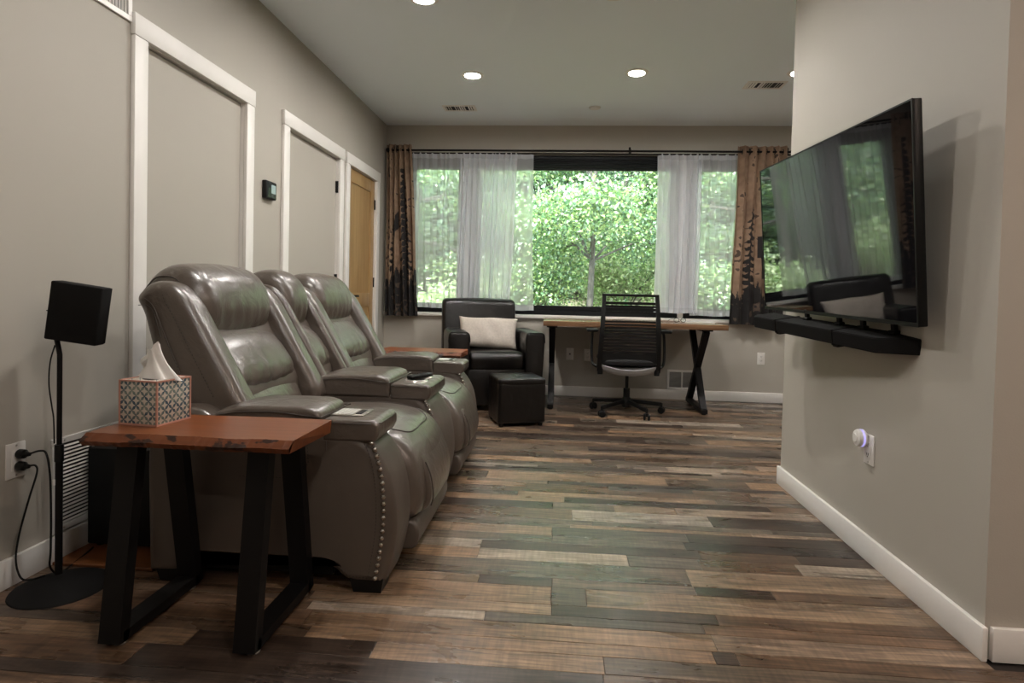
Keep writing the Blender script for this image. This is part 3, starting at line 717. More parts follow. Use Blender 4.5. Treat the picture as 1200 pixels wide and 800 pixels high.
def nailhead(p, nrm, parent):
    global nail_me
    if nail_me is None:
        bm = bmesh.new(); add_lathe(bm, [(0, 0.0065), (0.0045, 0.0056), (0.0080, 0.0024), (0.0090, -0.001)], (0, 0, 0), 10); nail_me = bm_mesh(bm, 'nailhead')
        nail_me.materials.append(M['nail']); nail_me.polygons.foreach_set('use_smooth', [True]*len(nail_me.polygons))
    o = bpy.data.objects.new('nailhead', nail_me); COL.objects.link(o); o.location = p; o.rotation_euler = Vector(nrm).to_track_quat('Z', 'Y').to_euler(); o.parent = parent
def arm_block(y0, y1, nail_near=True, feet=True):
    body = puff('arm', ARM, y0, y1, 0.028, LS, sofa, nseg=5, mid=4, crown=0.004)
    return body
NAILC = [(-0.592, 0.499), (-0.577, 0.487), (-0.566, 0.466), (-0.558, 0.442), (-0.551, 0.417), (-0.545, 0.390), (-0.541, 0.362), (-0.538, 0.334), (-0.536, 0.306), (-0.535, 0.278), (-0.535, 0.250), (-0.536, 0.222), (-0.538, 0.194), (-0.541, 0.166), (-0.545, 0.138), (-0.549, 0.112), (-0.555, 0.075), (-0.559, 0.055)]
NAILC = [tuple(p) for p in resample(NAILC[1:], 21)]
a1 = arm_block(1.85, 2.065)
for x, z in NAILC: nailhead((x-0.012, 1.8495, z), (0, -1, 0), a1)
stitches([(x-0.035, 1.8490, z) for x, z in NAILC]+[(-0.66, 1.8490, 0.058), (-0.70, 1.8490, 0.10)], a1)
stitches([(-0.80, 1.8490, 0.50), (-0.795, 1.8490, 0.42), (-0.81, 1.8490, 0.385), (-0.85, 1.8490, 0.365), (-1.02, 1.8490, 0.365)], a1)
seam_path('welt', [(-0.735, 1.8455, 0.49), (-0.735, 1.846, 0.46)], a1, 0.0015)
a2 = arm_block(2.61, 2.945)
for x, z in NAILC[:7]: nailhead((x-0.012, 2.6095, z), (0, -1, 0), a2)
a3 = arm_block(3.505, 3.72)
for x, z in NAILC[:7]: nailhead((x-0.012, 3.5045, z), (0, -1, 0), a3)
# arm pads and cup-holder pads
def pads(y0, y1, cups, rear):
    pad = puff('arm_pad', rounded([(-1.115, 0.495), (-1.115, 0.565), (-1.03, 0.592), (-0.80, 0.594), (-0.758, 0.580), (-0.752, 0.495)], [0.01, 0.02, 0.05, 0.03, 0.016, 0.006], 5), y0-0.010, y1+0.010, 0.015, LE, sofa, mid=4, crown=0.006)
    ring = [(-1.10, y0-0.0115, 0.560), (-1.02, y0-0.0125, 0.573), (-0.90, y0-0.0125, 0.577), (-0.775, y0-0.0125, 0.566), (-0.750, y0+0.004, 0.566), (-0.747, y1-0.004, 0.566), (-0.775, y1+0.0125, 0.566), (-1.10, y1+0.0115, 0.560)]
    seam_path('welt', catmull(ring, 4, False), pad, 0.0022)
    if rear:
        puff('rear_pad', rounded([(-1.345, 0.50), (-1.335, 0.575), (-1.17, 0.580), (-1.115, 0.545), (-1.105, 0.505)], [0.02, 0.04, 0.05, 0.03, 0.01], 5), y0, y1, 0.022, LE, sofa, mid=3)
    cp = puff('cup_pad', rounded([(-0.750, 0.490), (-0.750, 0.560), (-0.585, 0.560), (-0.568, 0.548), (-0.566, 0.515), (-0.580, 0.490)], [0.006, 0.012, 0.014, 0.010, 0.010, 0.008], 4), y0-0.008, y1+0.008, 0.011, LE, sofa, mid=3)
    seam_path('welt', catmull([(-0.745, y0-0.0088, 0.549), (-0.60, y0-0.0088, 0.549), (-0.572, y0+0.012, 0.549), (-0.566, y0+0.03, 0.548), (-0.566, y1-0.03, 0.548), (-0.575, y1-0.008, 0.549)], 4, False), cp, 0.0018)
    if cups == 2:
        for cy in (y0+0.105, y1-0.105):
            c = lathe('cup_ring', [(0.038, 0.0), (0.040, 0.007), (0.050, 0.007), (0.055, 0.0)], (-0.66, cy, 0.5605), M['steel'], cp, 28)
            lathe('cup_well', [(0, 0.0012), (0.041, 0.0012), (0.041, 0.0002)], (-0.66, cy, 0.5605), M['slot'], cp, 28)
    else:
        ym = (y0+y1)/2
        pn = box('control_panel', (-0.745, ym-0.055, 0.5600), (-0.635, ym+0.055, 0.5640), M['steel'], cp, bev=0.0015)
        for k in range(5): box('button', (-0.738+k*0.013, ym-0.045, 0.5638), (-0.729+k*0.013, ym+0.045, 0.5652), M['grille'], cp, bev=0.0006)
        box('button', (-0.668, ym-0.035, 0.5638), (-0.648, ym+0.035, 0.5660), M['black_plastic'], cp, bev=0.001)
    return cp
pads(1.855, 2.06, 1, True); pads(2.615, 2.94, 2, False); pads(3.51, 3.715, 1, False)
# seats
SEAT = rounded([(-1.16, 0.30), (-1.14, 0.44), (-0.95, 0.475), (-0.72, 0.480), (-0.585, 0.455), (-0.515, 0.385), (-0.487, 0.30), (-0.485, 0.21), (-0.505, 0.165), (-0.60, 0.15), (-1.1, 0.15)], [0.03, 0.05, 0.1, 0.1, 0.06, 0.06, 0.06, 0.04, 0.03, 0.02, 0.03], 6)
for y0, y1 in ((2.07, 2.605), (2.95, 3.50)):
    s = puff('seat', SEAT, y0, y1, 0.045, LE, sofa, mid=10, crown=0.022)
    yc, hw = (y0+y1)/2, (y1-y0)/2
    # welt running across the waterfall edge and down the sides
    plan = []
    for k in range(14): plan.append((-1.06+0.40*k/13, y0+0.050+0.010*k/13, 0.0))
    for k in range(1, 7):
        a = k/7*math.pi/2; plan.append((-0.66+0.115*math.sin(a), y0+0.060+0.120*(1-math.cos(a)), k/7))
    m_ = [(-0.545, y0+0.180+(y1-y0-0.360)*k/12, 1.0) for k in range(13)]
    plan = plan+m_+[(x, y0+y1-yy, q) for x, yy, q in reversed(plan)]
    drp = []; bvh = BVHTree.FromPolygons([v.co for v in s.data.vertices], [tuple(p.vertices) for p in s.data.polygons])
    for x, yy, q in plan:
        d_ = Vector((-q, 0, -1)).normalized(); o_ = Vector((x, yy, 0.445))-d_*0.3; hit = bvh.ray_cast(o_, d_)[0]
        if hit: drp.append(hit-d_*0.0005)
    seam_path('welt', drp, s, 0.0032)
    # footrest panel, inset with a seam around it
    fp = puff('footrest_panel', rounded([(-0.55, 0.160), (-0.505, 0.38), (-0.466, 0.31), (-0.455, 0.23), (-0.465, 0.185), (-0.50, 0.160)], [0.01, 0.02, 0.05, 0.04, 0.02, 0.01], 5), y0+0.075, y1-0.075, 0.011, LE, sofa, mid=6, crown=0.008)
    seam_path('welt', catmull([(-0.480, y0+0.076, 0.350), (-0.459, y0+0.076, 0.30), (-0.449, y0+0.078, 0.23), (-0.458, y0+0.084, 0.188)], 5, False), fp, 0.0028)
    puff('lower_rail', rounded([(-0.60, 0.055), (-0.60, 0.158), (-0.495, 0.158), (-0.478, 0.12), (-0.492, 0.06)], [0.01, 0.01, 0.03, 0.03, 0.02], 4), y0-0.005, y1+0.005, 0.01, LS, sofa, mid=3)
    box('underframe', (-1.15, y0, 0.06), (-0.60, y1, 0.16), M['black_metal'], sofa)
# backs: shell, wings, headrest, lumbar pads
def back(y0, y1, hd, narrow, wings=(True, True)):
    """y0..y1 outer, hd = headrest extra width"""
    w_ = 0.115 if not narrow else 0.045
    WING = rounded([(-1.345, 0.44), (-1.345, 0.60), (-1.425, 0.885), (-1.455, 0.930), (-1.40, 0.988), (-1.325, 0.985), (-1.262, 0.925), (-1.035, 0.53), (-1.06, 0.44)], [0.04, 0.1, 0.03, 0.03, 0.05, 0.06, 0.07, 0.05, 0.04], 6)
    shell = puff('back_shell', rounded([(-1.34, 0.45), (-1.36, 0.62), (-1.465, 0.90), (-1.465, 0.975), (-1.40, 1.00), (-1.34, 0.95), (-1.13, 0.60), (-1.12, 0.45)], [0.02, 0.1, 0.05, 0.03, 0.03, 0.05, 0.03, 0.02], 5), y0+w_-0.02, y1-w_+0.02, 0.02, LS, sofa, mid=4)
    for side, on in zip((0, 1), wings):
        if not on: continue
        a, b = (y0, y0+w_) if side == 0 else (y1-w_, y1)
        wg = puff('wing', WING, a, b, 0.035 if not narrow else 0.018, LE, sofa, mid=4, crown=0.004)
        if side == 0 and not narrow:
            stitches([(-1.35, a-0.002+0.004, 0.955), (-1.335, a-0.003, 0.92), (-1.30, a-0.0035, 0.86), (-1.16, a-0.0035, 0.60)], wg, step=0.012, r=0.0013)
            seam_path('welt', catmull([(-1.41, a-0.002, 0.93), (-1.375, a-0.0035, 0.90), (-1.345, a-0.0038, 0.83), (-1.25, a-0.0038, 0.61)], 5, False), wg, 0.0012)
            stitches([(-1.335, a-0.003, 0.80), (-1.24, a-0.0035, 0.60)], wg, step=0.012, r=0.0012)
            seam_path('welt', catmull([(-1.44, a+0.010, 0.905), (-1.40, a-0.002, 0.905), (-1.375, a-0.003, 0.88), (-1.35, a-0.0035, 0.80)], 5, False), wg, 0.0012)
    HEAD = rounded([(-1.43, 0.80), (-1.505, 0.90), (-1.50, 0.985), (-1.43, 1.045), (-1.345, 1.050), (-1.275, 0.995), (-1.245, 0.905), (-1.262, 0.815), (-1.325, 0.775)], [0.02, 0.05, 0.04, 0.05, 0.06, 0.06, 0.06, 0.05, 0.03], 6)
    a, b = y0+w_-hd, y1-w_+hd
    hr = puff('headrest', HEAD, a, b, 0.065 if not narrow else 0.05, LE, sofa, nseg=8, mid=36, crown=0.016)
    for v in hr.data.vertices:
        tt = (v.co.y-(a+b)/2)/((b-a)/2)
        if abs(tt) < 0.8 and v.co.x > -1.36: v.co.x -= 0.0018*(1-tt*tt)*math.exp(-((v.co.z-0.86)/0.06)**2)*(1+math.sin(v.co.y*95+v.co.z*14))
    seam_path('welt', catmull([(-1.49, a+0.012, 0.955), (-1.44, a+0.006, 1.003), (-1.37, a+0.0035, 1.000), (-1.315, a+0.004, 0.94), (-1.295, a+0.005, 0.87), (-1.30, a+0.012, 0.815)], 5, False), hr, 0.0028)
    # lumbar and lower cushions
    LUM = rounded([(-1.35, 0.78), (-1.27, 0.80), (-1.205, 0.755), (-1.142, 0.665), (-1.135, 0.615), (-1.18, 0.595), (-1.26, 0.60)], [0.02, 0.04, 0.06, 0.04, 0.03, 0.02, 0.02], 6)
    lm = puff('lumbar_pad', LUM, y0+w_-0.004, y1-w_+0.004, 0.045 if not narrow else 0.03, LE, sofa, nseg=6, mid=36, crown=0.014)
    for v in lm.data.vertices:
        tt = (v.co.y-(y0+y1)/2)/((y1-y0)/2-w_)
        if abs(tt) < 0.85 and v.co.x > -1.26: v.co.x -= 0.003*(1-tt*tt)*math.exp(-((v.co.z-0.635)/0.05)**2)*(1+math.sin(v.co.y*80-v.co.z*20+1))
    puff('lower_pad', rounded([(-1.22, 0.62), (-1.165, 0.618), (-1.115, 0.55), (-1.085, 0.45), (-1.20, 0.44)], [0.02, 0.03, 0.05, 0.03, 0.02], 5), y0+w_-0.004, y1-w_+0.004, 0.03, LE, sofa, mid=6, crown=0.008)
back(1.93, 2.625, 0.018, False)
back(2.635, 2.935, 0.012, True)
back(2.945, 3.64, 0.018, False)
# feet and rear kick panel
for fx in (-0.60, -1.255):
    for fy in (1.905, 3.665):
        bm = bmesh.new(); vs = add_box(bm, (fx-0.055, fy-0.05, 0.0), (fx+0.055, fy+0.05, 0.05))
        for v in vs:
            if v.co.z < 0.01: v.co.x = fx+(v.co.x-fx)*0.82; v.co.y = fy+(v.co.y-fy)*0.82
        link('foot', bm_mesh(bm), M['black_plastic'], sofa)
box('underframe', (-1.15, 1.88, 0.045), (-0.72, 3.69, 0.088), M['black_metal'], sofa)
box('rear_panel', (-1.345, 1.88, 0.06), (-1.32, 3.69, 0.50), LS, sofa, bev=0.008)
adopt(sofa)
# remotes lying on the console
def remote(p, rz, ln, label):
    r = empty('remote_control', p, label, 'remote control', None, rz)
    box('case', (-ln/2, -0.018, 0), (ln/2, 0.018, 0.016), M['black_plastic'], r, bev=0.006, seg=3)
    for k in range(6):
        for q in (-1, 0, 1): box('button', (-ln/2+0.02+k*0.018, q*0.010-0.003, 0.0155), (-ln/2+0.028+k*0.018, q*0.010+0.003, 0.0175), M['slot'], r)
    return r
remote((-0.655, 2.775, 0.5680), R(62), 0.15, 'black remote control lying across the console cup holders')

# ---------------------------------------------------------------- live-edge side tables
def side_table(label, cx, cy, rz, seed):
    t = empty('side_table', (0, 0, 0), label, 'side table', 'live-edge side tables at the sofa ends')
    rr = random.Random(seed); L_, Dp, zt, tk = 0.568, 0.262, 0.578, 0.037
    # slab with a bevelled, wandering live edge along -Y
    n = 60; top, bot = [], []
    for i in range(n+1):
        x = -L_/2+L_*i/n; wv = 0.004*math.sin(x*17+seed)+0.003*math.sin(x*41)+0.002*rr.uniform(-1, 1)
        top.append((x, -Dp/2+wv, zt)); bot.append((x-0.018*(1-i/n)-0.014*i/n, -Dp/2+0.006+wv*0.6+0.002*rr.uniform(-1, 1), zt-tk))
    bm = bmesh.new()
    tv = [bm.verts.new(p) for p in top]; md = [bm.verts.new((p[0]-0.012*(1-i/n)-0.008*i/n, p[1]-0.012, zt-tk*0.55)) for i, p in enumerate(top)]; bv = [bm.verts.new(p) for p in bot]
    for i in range(n):
        bm.faces.new((tv[i], md[i], md[i+1], tv[i+1])); bm.faces.new((md[i], bv[i], bv[i+1], md[i+1]))
    be = bm_mesh(bm)
    bm = bmesh.new()
    tv = [bm.verts.new(p) for p in top]; bv = [bm.verts.new(p) for p in bot]
    tb = [bm.verts.new((p[0], Dp/2+0.003*math.sin(p[0]*13), zt)) for p in top]; bb_ = [bm.verts.new((p[0], Dp/2-0.012, zt-tk)) for p in top]
    for i in range(n):
        bm.faces.new((tv[i], tv[i+1], tb[i+1], tb[i])); bm.faces.new((bv[i], bb_[i], bb_[i+1], bv[i+1])); bm.faces.new((tb[i], tb[i+1], bb_[i+1], bb_[i]))
    bm.faces.new((tv[0], tb[0], bb_[0], bv[0])); bm.faces.new((tv[n], bv[n], bb_[n], tb[n]))
    link('tabletop', bm_mesh(bm), M['cherry'], t); link('live_edge', be, M['cherry_edge'], t)
    # two trapezoid frames, wide at the floor
    for s in (-1, 1):
        x = s*0.187-0.025; w2, tt = 0.060, 0.026
        bm = bmesh.new(); ztop = zt-tk
        yb0, yb1, yt0, yt1 = -Dp/2+0.028, Dp/2+0.085, -Dp/2+0.105, Dp/2+0.028
        yc = -0.0
        add_bar(bm, (x, yb0-0.02, 0.012), (x, yt0-0.03, ztop), w2, tt*1.4, (1, 0, 0)); add_bar(bm, (x, yb1, 0.012), (x, yt1-0.035, ztop), w2, tt*1.4, (1, 0, 0))
        add_box(bm, (x-w2/2, yb0-0.02, 0.012), (x+w2/2, yb1, 0.040)); add_box(bm, (x-w2/2, yt0-0.045, ztop-0.012), (x+w2/2, yt1-0.02, ztop))
        lg = link('leg', bm_mesh(bm), M['black_metal'], t)
        for yy in (yb0-0.005, yb1-0.02): lathe('levelling_foot', [(0, 0), (0.016, 0), (0.018, 0.004), (0.012, 0.012), (0, 0.012)], (x+0.01, yy, 0.0), M['steel'], lg, 14)
    t.location = (cx, cy, 0); t.rotation_euler.z = rz
    return t
side_table('black-framed side table with reddish live-edge top holding the tissue box', -0.968, 1.628, 0.0, 3)
side_table('reddish live-edge side table at the far end of the sofa, before the armchair', -0.925, 4.02, R(0), 9)
M['cherry_far'] = None

# tissue box
tb = empty('tissue_box', (-1.172, 1.655, 0.578), 'square tissue box with blue-grey lattice pattern and pink edges', 'tissue box', None, R(-8))
def lattice():
    m = bpy.data.materials.new('lattice_print'); m.use_nodes = True; nt = m.node_tree; b = nt.nodes['Principled BSDF']; N = nt.nodes.new; L = nt.links.new
    tc = N('ShaderNodeTexCoord'); sp = N('ShaderNodeSeparateXYZ'); L(tc.outputs['Object'], sp.inputs[0])
    def mth(op, a, b_=None, v=None):
        k = N('ShaderNodeMath'); k.operation = op
        L(a, k.inputs[0]) if not isinstance(a, float) else None
        if b_ is not None: L(b_, k.inputs[1])
        if v is not None: k.inputs[1].default_value = v
        return k.outputs[0]
    u = mth('ADD', sp.outputs[0], sp.outputs[1])
    def stripe(s):
        t = mth('ADD' if s > 0 else 'SUBTRACT', u, sp.outputs[2]); t = mth('MULTIPLY', t, v=36.0); t = mth('FRACT', mth('ADD', t, v=100.0)); t = mth('SUBTRACT', t, v=0.5); return mth('ABSOLUTE', t)
    p, q = stripe(1), stripe(-1)
    # petals: band whose width swells midway between crossings
    def band(a, c): return mth('LESS_THAN', a, mth('ADD', mth('MULTIPLY', mth('SUBTRACT', c, v=0.0), v=-0.16), v=0.15))
    def band2(a, c):
        k = N('ShaderNodeMath'); k.operation = 'ADD'; L(mth('MULTIPLY', c, v=0.38), k.inputs[0]); k.inputs[1].default_value = 0.035; return mth('LESS_THAN', a, k.outputs[0])
    mk = mth('MAXIMUM', band2(p, q), band2(q, p))
    nz = N('ShaderNodeTexNoise'); nz.inputs['Scale'].default_value = 40; L(tc.outputs['Object'], nz.inputs['Vector'])
    cr = N('ShaderNodeValToRGB'); cr.color_ramp.elements[0].position = 0.40; cr.color_ramp.elements[0].color = (0.03, 0.07, 0.11, 1); cr.color_ramp.elements[1].position = 0.62; cr.color_ramp.elements[1].color = (0.20, 0.24, 0.20, 1)
    L(nz.outputs['Fac'], cr.inputs[0])
    mx = N('ShaderNodeMixRGB'); L(mk, mx.inputs[0]); mx.inputs[1].default_value = (0.56, 0.50, 0.42, 1); L(cr.outputs[0], mx.inputs[2]); L(mx.outputs[0], b.inputs['Base Color']); b.inputs['Roughness'].default_value = 0.35
    return m
s = 0.062; hgt = 0.125
box('body', (-s, -s, 0.001), (s, s, hgt), lattice(), tb, bev=0.001)
pk = mat('pink_edging', (0.50, 0.25, 0.19), 0.5); bm = bmesh.new(); e = 0.0022
for a in (-s, s):
    for b in (-s, s):
        add_box(bm, (a-e, b-e, 0), (a+e, b+e, hgt+e)); 
for z in (e, hgt):
    for a in (-s, s): add_box(bm, (-s, a-e, z-e), (s, a+e, z+e)); add_box(bm, (a-e, -s, z-e), (a+e, s, z+e))
link('edging', bm_mesh(bm), pk, tb)
lathe('opening', [(0, 0.0), (0.034, 0.0), (0.034, 0.0008), (0, 0.0008)], (0, 0, hgt), M['slot'], tb, 24)
# tissue: crumpled cone of paper
V = []; nr, na = 22, 46
for j in range(nr+1):
    v = j/nr
    for i in range(na+1):
        a = 2*math.pi*i/na
        rad = (0.030*(1-v)**1.7+0.017)*(1+0.22*math.sin(3*a+1.2*v)+0.14*math.sin(5*a+2.5*v))
        
        x = rad*math.cos(a)*(1.35-0.25*v)+(0.004-0.016*v); yy = rad*math.sin(a)*0.42+0.006*math.sin(2*a)*v
        z = hgt-0.004+0.094*v*(1+0.13*math.cos(a-0.5)*v**3)-0.007*math.sin(4*a)*v*v
        if abs(((a-math.pi)+math.pi) % (2*math.pi)-math.pi) < 0.5 and 0.35 < v < 0.75: x -= 0.020*math.sin((v-0.35)/0.4*math.pi)
        V.append((x, yy, z))
Fq = [(j*(na+1)+i, j*(na+1)+i+1, (j+1)*(na+1)+i+1, (j+1)*(na+1)+i) for j in range(nr) for i in range(na)]
link('tissue', mesh('tissue', V, Fq), mat('tissue_paper', (0.85, 0.83, 0.80), 0.9), tb, True)

# ---------------------------------------------------------------- satellite speaker on a stand, plugs, subwoofer
st = empty('speaker_stand', (-1.572, 1.778, 0), 'slim black floor stand with a round domed base beside the left outlet', 'speaker stand')
lathe('base', [(0, 0.038), (0.012, 0.037), (0.03, 0.034), (0.075, 0.025), (0.115, 0.012), (0.134, 0.004), (0.136, 0.0), (0, 0.0)], (-1.572, 1.778, 0), M['speaker_cloth'], st, 40)
tube('pole', [(-1.600, 1.80, 0.030), (-1.600, 1.80, 0.42)], 0.0105, M['black_metal'], st, 12)
tube('upper_pole', [(-1.600, 1.80, 0.42), (-1.600, 1.80, 0.745), (-1.604, 1.80, 0.765), (-1.612, 1.80, 0.80)], 0.0075, M['black_metal'], st, 12)
tube('collar', [(-1.600, 1.80, 0.40), (-1.600, 1.80, 0.455)], 0.013, M['black_plastic'], st, 14)
lathe('cable_clip', [(0, 0), (0.004, 0.0), (0.004, 0.018), (0, 0.018)], (-1.608, 1.789, 0.325), M['plastic_white'], st, 8)
adopt(st)
sp = empty('satellite_speaker', (-1.535, 1.80, 0.88), 'black box speaker tilted on top of the slim stand', 'speaker')
sp.rotation_euler = (R(2), R(8), R(9))
box('cabinet', (-0.078, -0.030, -0.093), (0.078, 0.022, 0.093), M['speaker_cloth'], sp, bev=0.005, seg=3)
box('front_grille', (-0.076, 0.0225, -0.091), (0.076, 0.028, 0.091), M['speaker_cloth'], sp, bev=0.002)
box('mount_bracket', (-0.086, -0.012, -0.093), (-0.079, 0.012, -0.005), M['black_metal'], sp, bev=0.001)
box('bracket_tab', (-0.094, -0.008, -0.008), (-0.079, 0.008, -0.005), M['black_metal'], sp)
def cord(label, pts, r=0.0032, plug=None):
    o = tube('power_cord', catmull(pts, 8, False), r, M['black_plastic'], None, 8); tag(o, label, 'cord')
    if plug:
        x, y_, z = plug; p = lathe('plug', [(0, 0.045), (0.006, 0.044), (0.009, 0.030), (0.0145, 0.026), (0.0155, 0.008), (0.013, 0.004), (0, 0.004)], (x, y_, z), M['black_plastic'], o, 16, 'X')
    return o
cord('upper black cord looping from the left outlet down the stand pole', [(XL+0.052, 1.792, 0.423), (XL+0.085, 1.793, 0.433), (-1.635, 1.79, 0.425), (-1.618, 1.785, 0.36), (-1.612, 1.783, 0.25), (-1.614, 1.785, 0.12), (-1.618, 1.788, 0.06), (-1.64, 1.85, 0.012), (-1.66, 1.95, 0.010), (-1.672, 2.03, 0.018)], 0.0032, (XL+0.008, 1.792, 0.421))
cord('lower black cord hanging from the left outlet to the stand base', [(XL+0.052, 1.790, 0.384), (XL+0.075, 1.788, 0.386), (-1.658, 1.78, 0.365), (-1.665, 1.76, 0.29), (-1.688, 1.75, 0.18), (-1.695, 1.745, 0.10), (-1.680, 1.745, 0.045), (-1.655, 1.75, 0.034), (-1.617, 1.77, 0.042)], 0.0030, (XL+0.008, 1.790, 0.382))
cord('thin black speaker wire looping beside the stand pole', [(-1.612, 1.795, 0.775), (-1.628, 1.795, 0.72), (-1.632, 1.795, 0.65), (-1.622, 1.795, 0.58), (-1.611, 1.79, 0.54), (-1.607, 1.789, 0.46)], 0.0022)
sw = empty('subwoofer', (-1.575, 2.17, 0.012), 'black box subwoofer on a wood slab between wall grille and sofa', 'speaker')
box('cabinet', (-1.712, 2.05, 0.022), (-1.385, 2.32, 0.375), M['black_plastic'], sw, bev=0.006, seg=2)
for x in (-1.68, -1.42):
    for y_ in (2.08, 2.29): lathe('foot', [(0, 0.0), (0.014, 0.0), (0.014, 0.012), (0, 0.012)], (x, y_, 0.0115), M['black_plastic'], sw, 12)
adopt(sw)
bm = bmesh.new(); add_box(bm, (-1.727, 1.915, 0.0005), (-1.362, 2.40, 0.0115), 0.002, 1)
tag(link('wood_slab', bm_mesh(bm), M['slab']), 'thin orange-brown wood slab on the floor under the black subwoofer', 'board')

# ---------------------------------------------------------------- armchair and its pillow
LB = M['leather_black']
ac = empty('armchair', (-0.53, 5.2, 0), 'dark espresso leather armchair in front of the left sheers', 'armchair')
for s, (a, b) in ((0, (-0.935, -0.755)), (1, (-0.295, -0.130))):
    AP = rounded([(a+0.01, 0.05), (a, 0.60), (a+0.01, 0.655), (b-0.01, 0.655), (b, 0.60), (b-0.015 if s == 0 else b-0.02, 0.05)], [0.01, 0.1, 0.05, 0.05, 0.1, 0.01], 6)
    bm = bmesh.new()
    rings = []; n = len(AP)
    ysec = [(4.80, 0.022), (4.804, 0.010), (4.815, 0.002), (4.83, 0.0), (5.2, 0.0), (5.50, 0.0)]
    cx = (a+b)/2
    for y_, ins in ysec:
        rings.append([bm.verts.new((cx+(p.x-cx)*(1-ins*8), y_, p.y-ins if p.y > 0.3 else p.y)) for p in AP])
    for r1, r2 in zip(rings, rings[1:]):
        for k in range(n): bm.faces.new((r1[k], r1[(k+1) % n], r2[(k+1) % n], r2[k]))
    bm.faces.new(rings[0][::-1]); bm.faces.new(rings[-1])
    ar = flat_smooth(link('arm', bm_mesh(bm), LB, ac), 50)
    loop = [(p.x*0.985+cx*0.015, 4.803, p.y-0.004) for p in AP if p.y > 0.08]
    seam_path('welt', loop, ar, 0.0035, True)
def slabprof(pts, rs): return rounded(pts, rs, 5)
puff_x = lambda name, prof, a, b, r, m, par, **k: puff(name, prof, a, b, r, m, par, fn=lambda v, t: Vector((v.y, v.x, v.z)), **k)
puff_x('backrest', slabprof([(5.33, 0.30), (5.42, 0.90), (5.50, 0.925), (5.58, 0.90), (5.50, 0.10), (5.36, 0.10)], [0.03, 0.04, 0.04, 0.03, 0.02, 0.02]), -0.945, -0.270, 0.035, LB, ac, mid=8, crown=0.010)
puff_x('seat_cushion', slabprof([(4.835, 0.345), (4.825, 0.445), (4.86, 0.485), (5.36, 0.475), (5.38, 0.345)], [0.025, 0.04, 0.04, 0.02, 0.02]), -0.757, -0.293, 0.03, LB, ac, mid=8, crown=0.010)
box('front_panel', (-0.770, 4.840, 0.05), (-0.280, 4.90, 0.345), LB, ac, bev=0.008)
box('seat_base', (-0.765, 4.90, 0.08), (-0.285, 5.40, 0.34), LB, ac)
for x in (-0.89, -0.18):
    for y_ in (4.86, 5.42): box('foot', (x-0.025, y_-0.025, 0), (x+0.025, y_+0.025, 0.055), M['black_plastic'], ac)
adopt(ac)
TURN = Matrix.Translation((-0.51, 4.87, 0)) @ Matrix.Rotation(R(15), 4, 'Z') @ Matrix.Translation((0.5325, -4.80, 0))
ac.matrix_world = TURN @ ac.matrix_world
# pillow
fab = mat('heathered_fabric', (0.56, 0.50, 0.44), 0.9, bump=0.35, bscale=300, var=0.10, vscale=60)
n = 34; V = []; Fq = []
def pil(u, v, s):
    a, b = 1-abs(u)**2.6, 1-abs(v)**2.6
    th_ = 0.075*(max(a, 0)*max(b, 0))**0.45
    x = u*0.262*(1-0.07*(1-abs(v)**2)*abs(u)**2); z = v*0.148*(1-0.13*(1-abs(u)**2)*abs(v)**2)
    z += 0.008*math.sin(u*3+1)*v; return Vector((x, -s*th_+0.004*math.sin(9*u+4*v)*(1-abs(u)), z))
for s in (1, -1):
    for j in range(n+1):
        for i in range(n+1): V.append(pil(-1+2*i/n, -1+2*j/n, s))
for q in (0, 1):
    o_ = q*(n+1)**2
    for j in range(n):
        for i in range(n):
            f = (o_+j*(n+1)+i, o_+j*(n+1)+i+1, o_+(j+1)*(n+1)+i+1, o_+(j+1)*(n+1)+i); Fq.append(f if q == 0 else f[::-1])
me = mesh('pillow', V, Fq); bm = bmesh.new(); bm.from_mesh(me); bmesh.ops.remove_doubles(bm, verts=bm.verts, dist=0.0005); me = bm_mesh(bm)
pw = link('throw_pillow', me, fab, None, True); tag(pw, 'cream woven lumbar pillow resting on the dark armchair', 'pillow')
pw.matrix_world = TURN @ Matrix.Translation((-0.560, 5.175, 0.625)) @ Matrix.Rotation(R(-6), 4, 'Z') @ Matrix.Rotation(R(-17), 4, 'X') @ Matrix.Rotation(R(2), 4, 'Y')
# ottoman
ot = empty('ottoman', (-0.320, 4.512, 0), 'black leather cube ottoman with a tufted top in front of the armchair', 'ottoman', None, R(20))
def otf(v, t): return v
softbox('body', (-0.180, -0.168, 0.022), (0.180, 0.168, 0.325), LB, ot, bev=0.014, puffy=0.006)
o = softbox('top_cushion', (-0.183, -0.171, 0.30), (0.183, 0.171, 0.356), LB, ot, bev=0.024, puffy=0.012, sub=24)
for v in o.data.vertices:
    if v.co.z > 0.33:
        for px_, py_ in ((0, 0),):
            d = math.hypot(v.co.x-px_, v.co.y-py_); v.co.z -= 0.016*math.exp(-(d/0.03)**2)
            v.co.z -= 0.004*math.exp(-(abs(abs(v.co.x)-abs(v.co.y))/0.012)**2)*max(0, 1-d/0.16)
lathe('button', [(0, 0.006), (0.008, 0.005), (0.011, 0.0)], (0, 0, 0.350), LB, ot, 14)
for x in (-0.15, 0.15):
    for y_ in (-0.14, 0.14): lathe('foot', [(0, 0), (0.016, 0), (0.018, 0.024), (0, 0.024)], (x, y_, 0), M['black_plastic'], ot, 12)

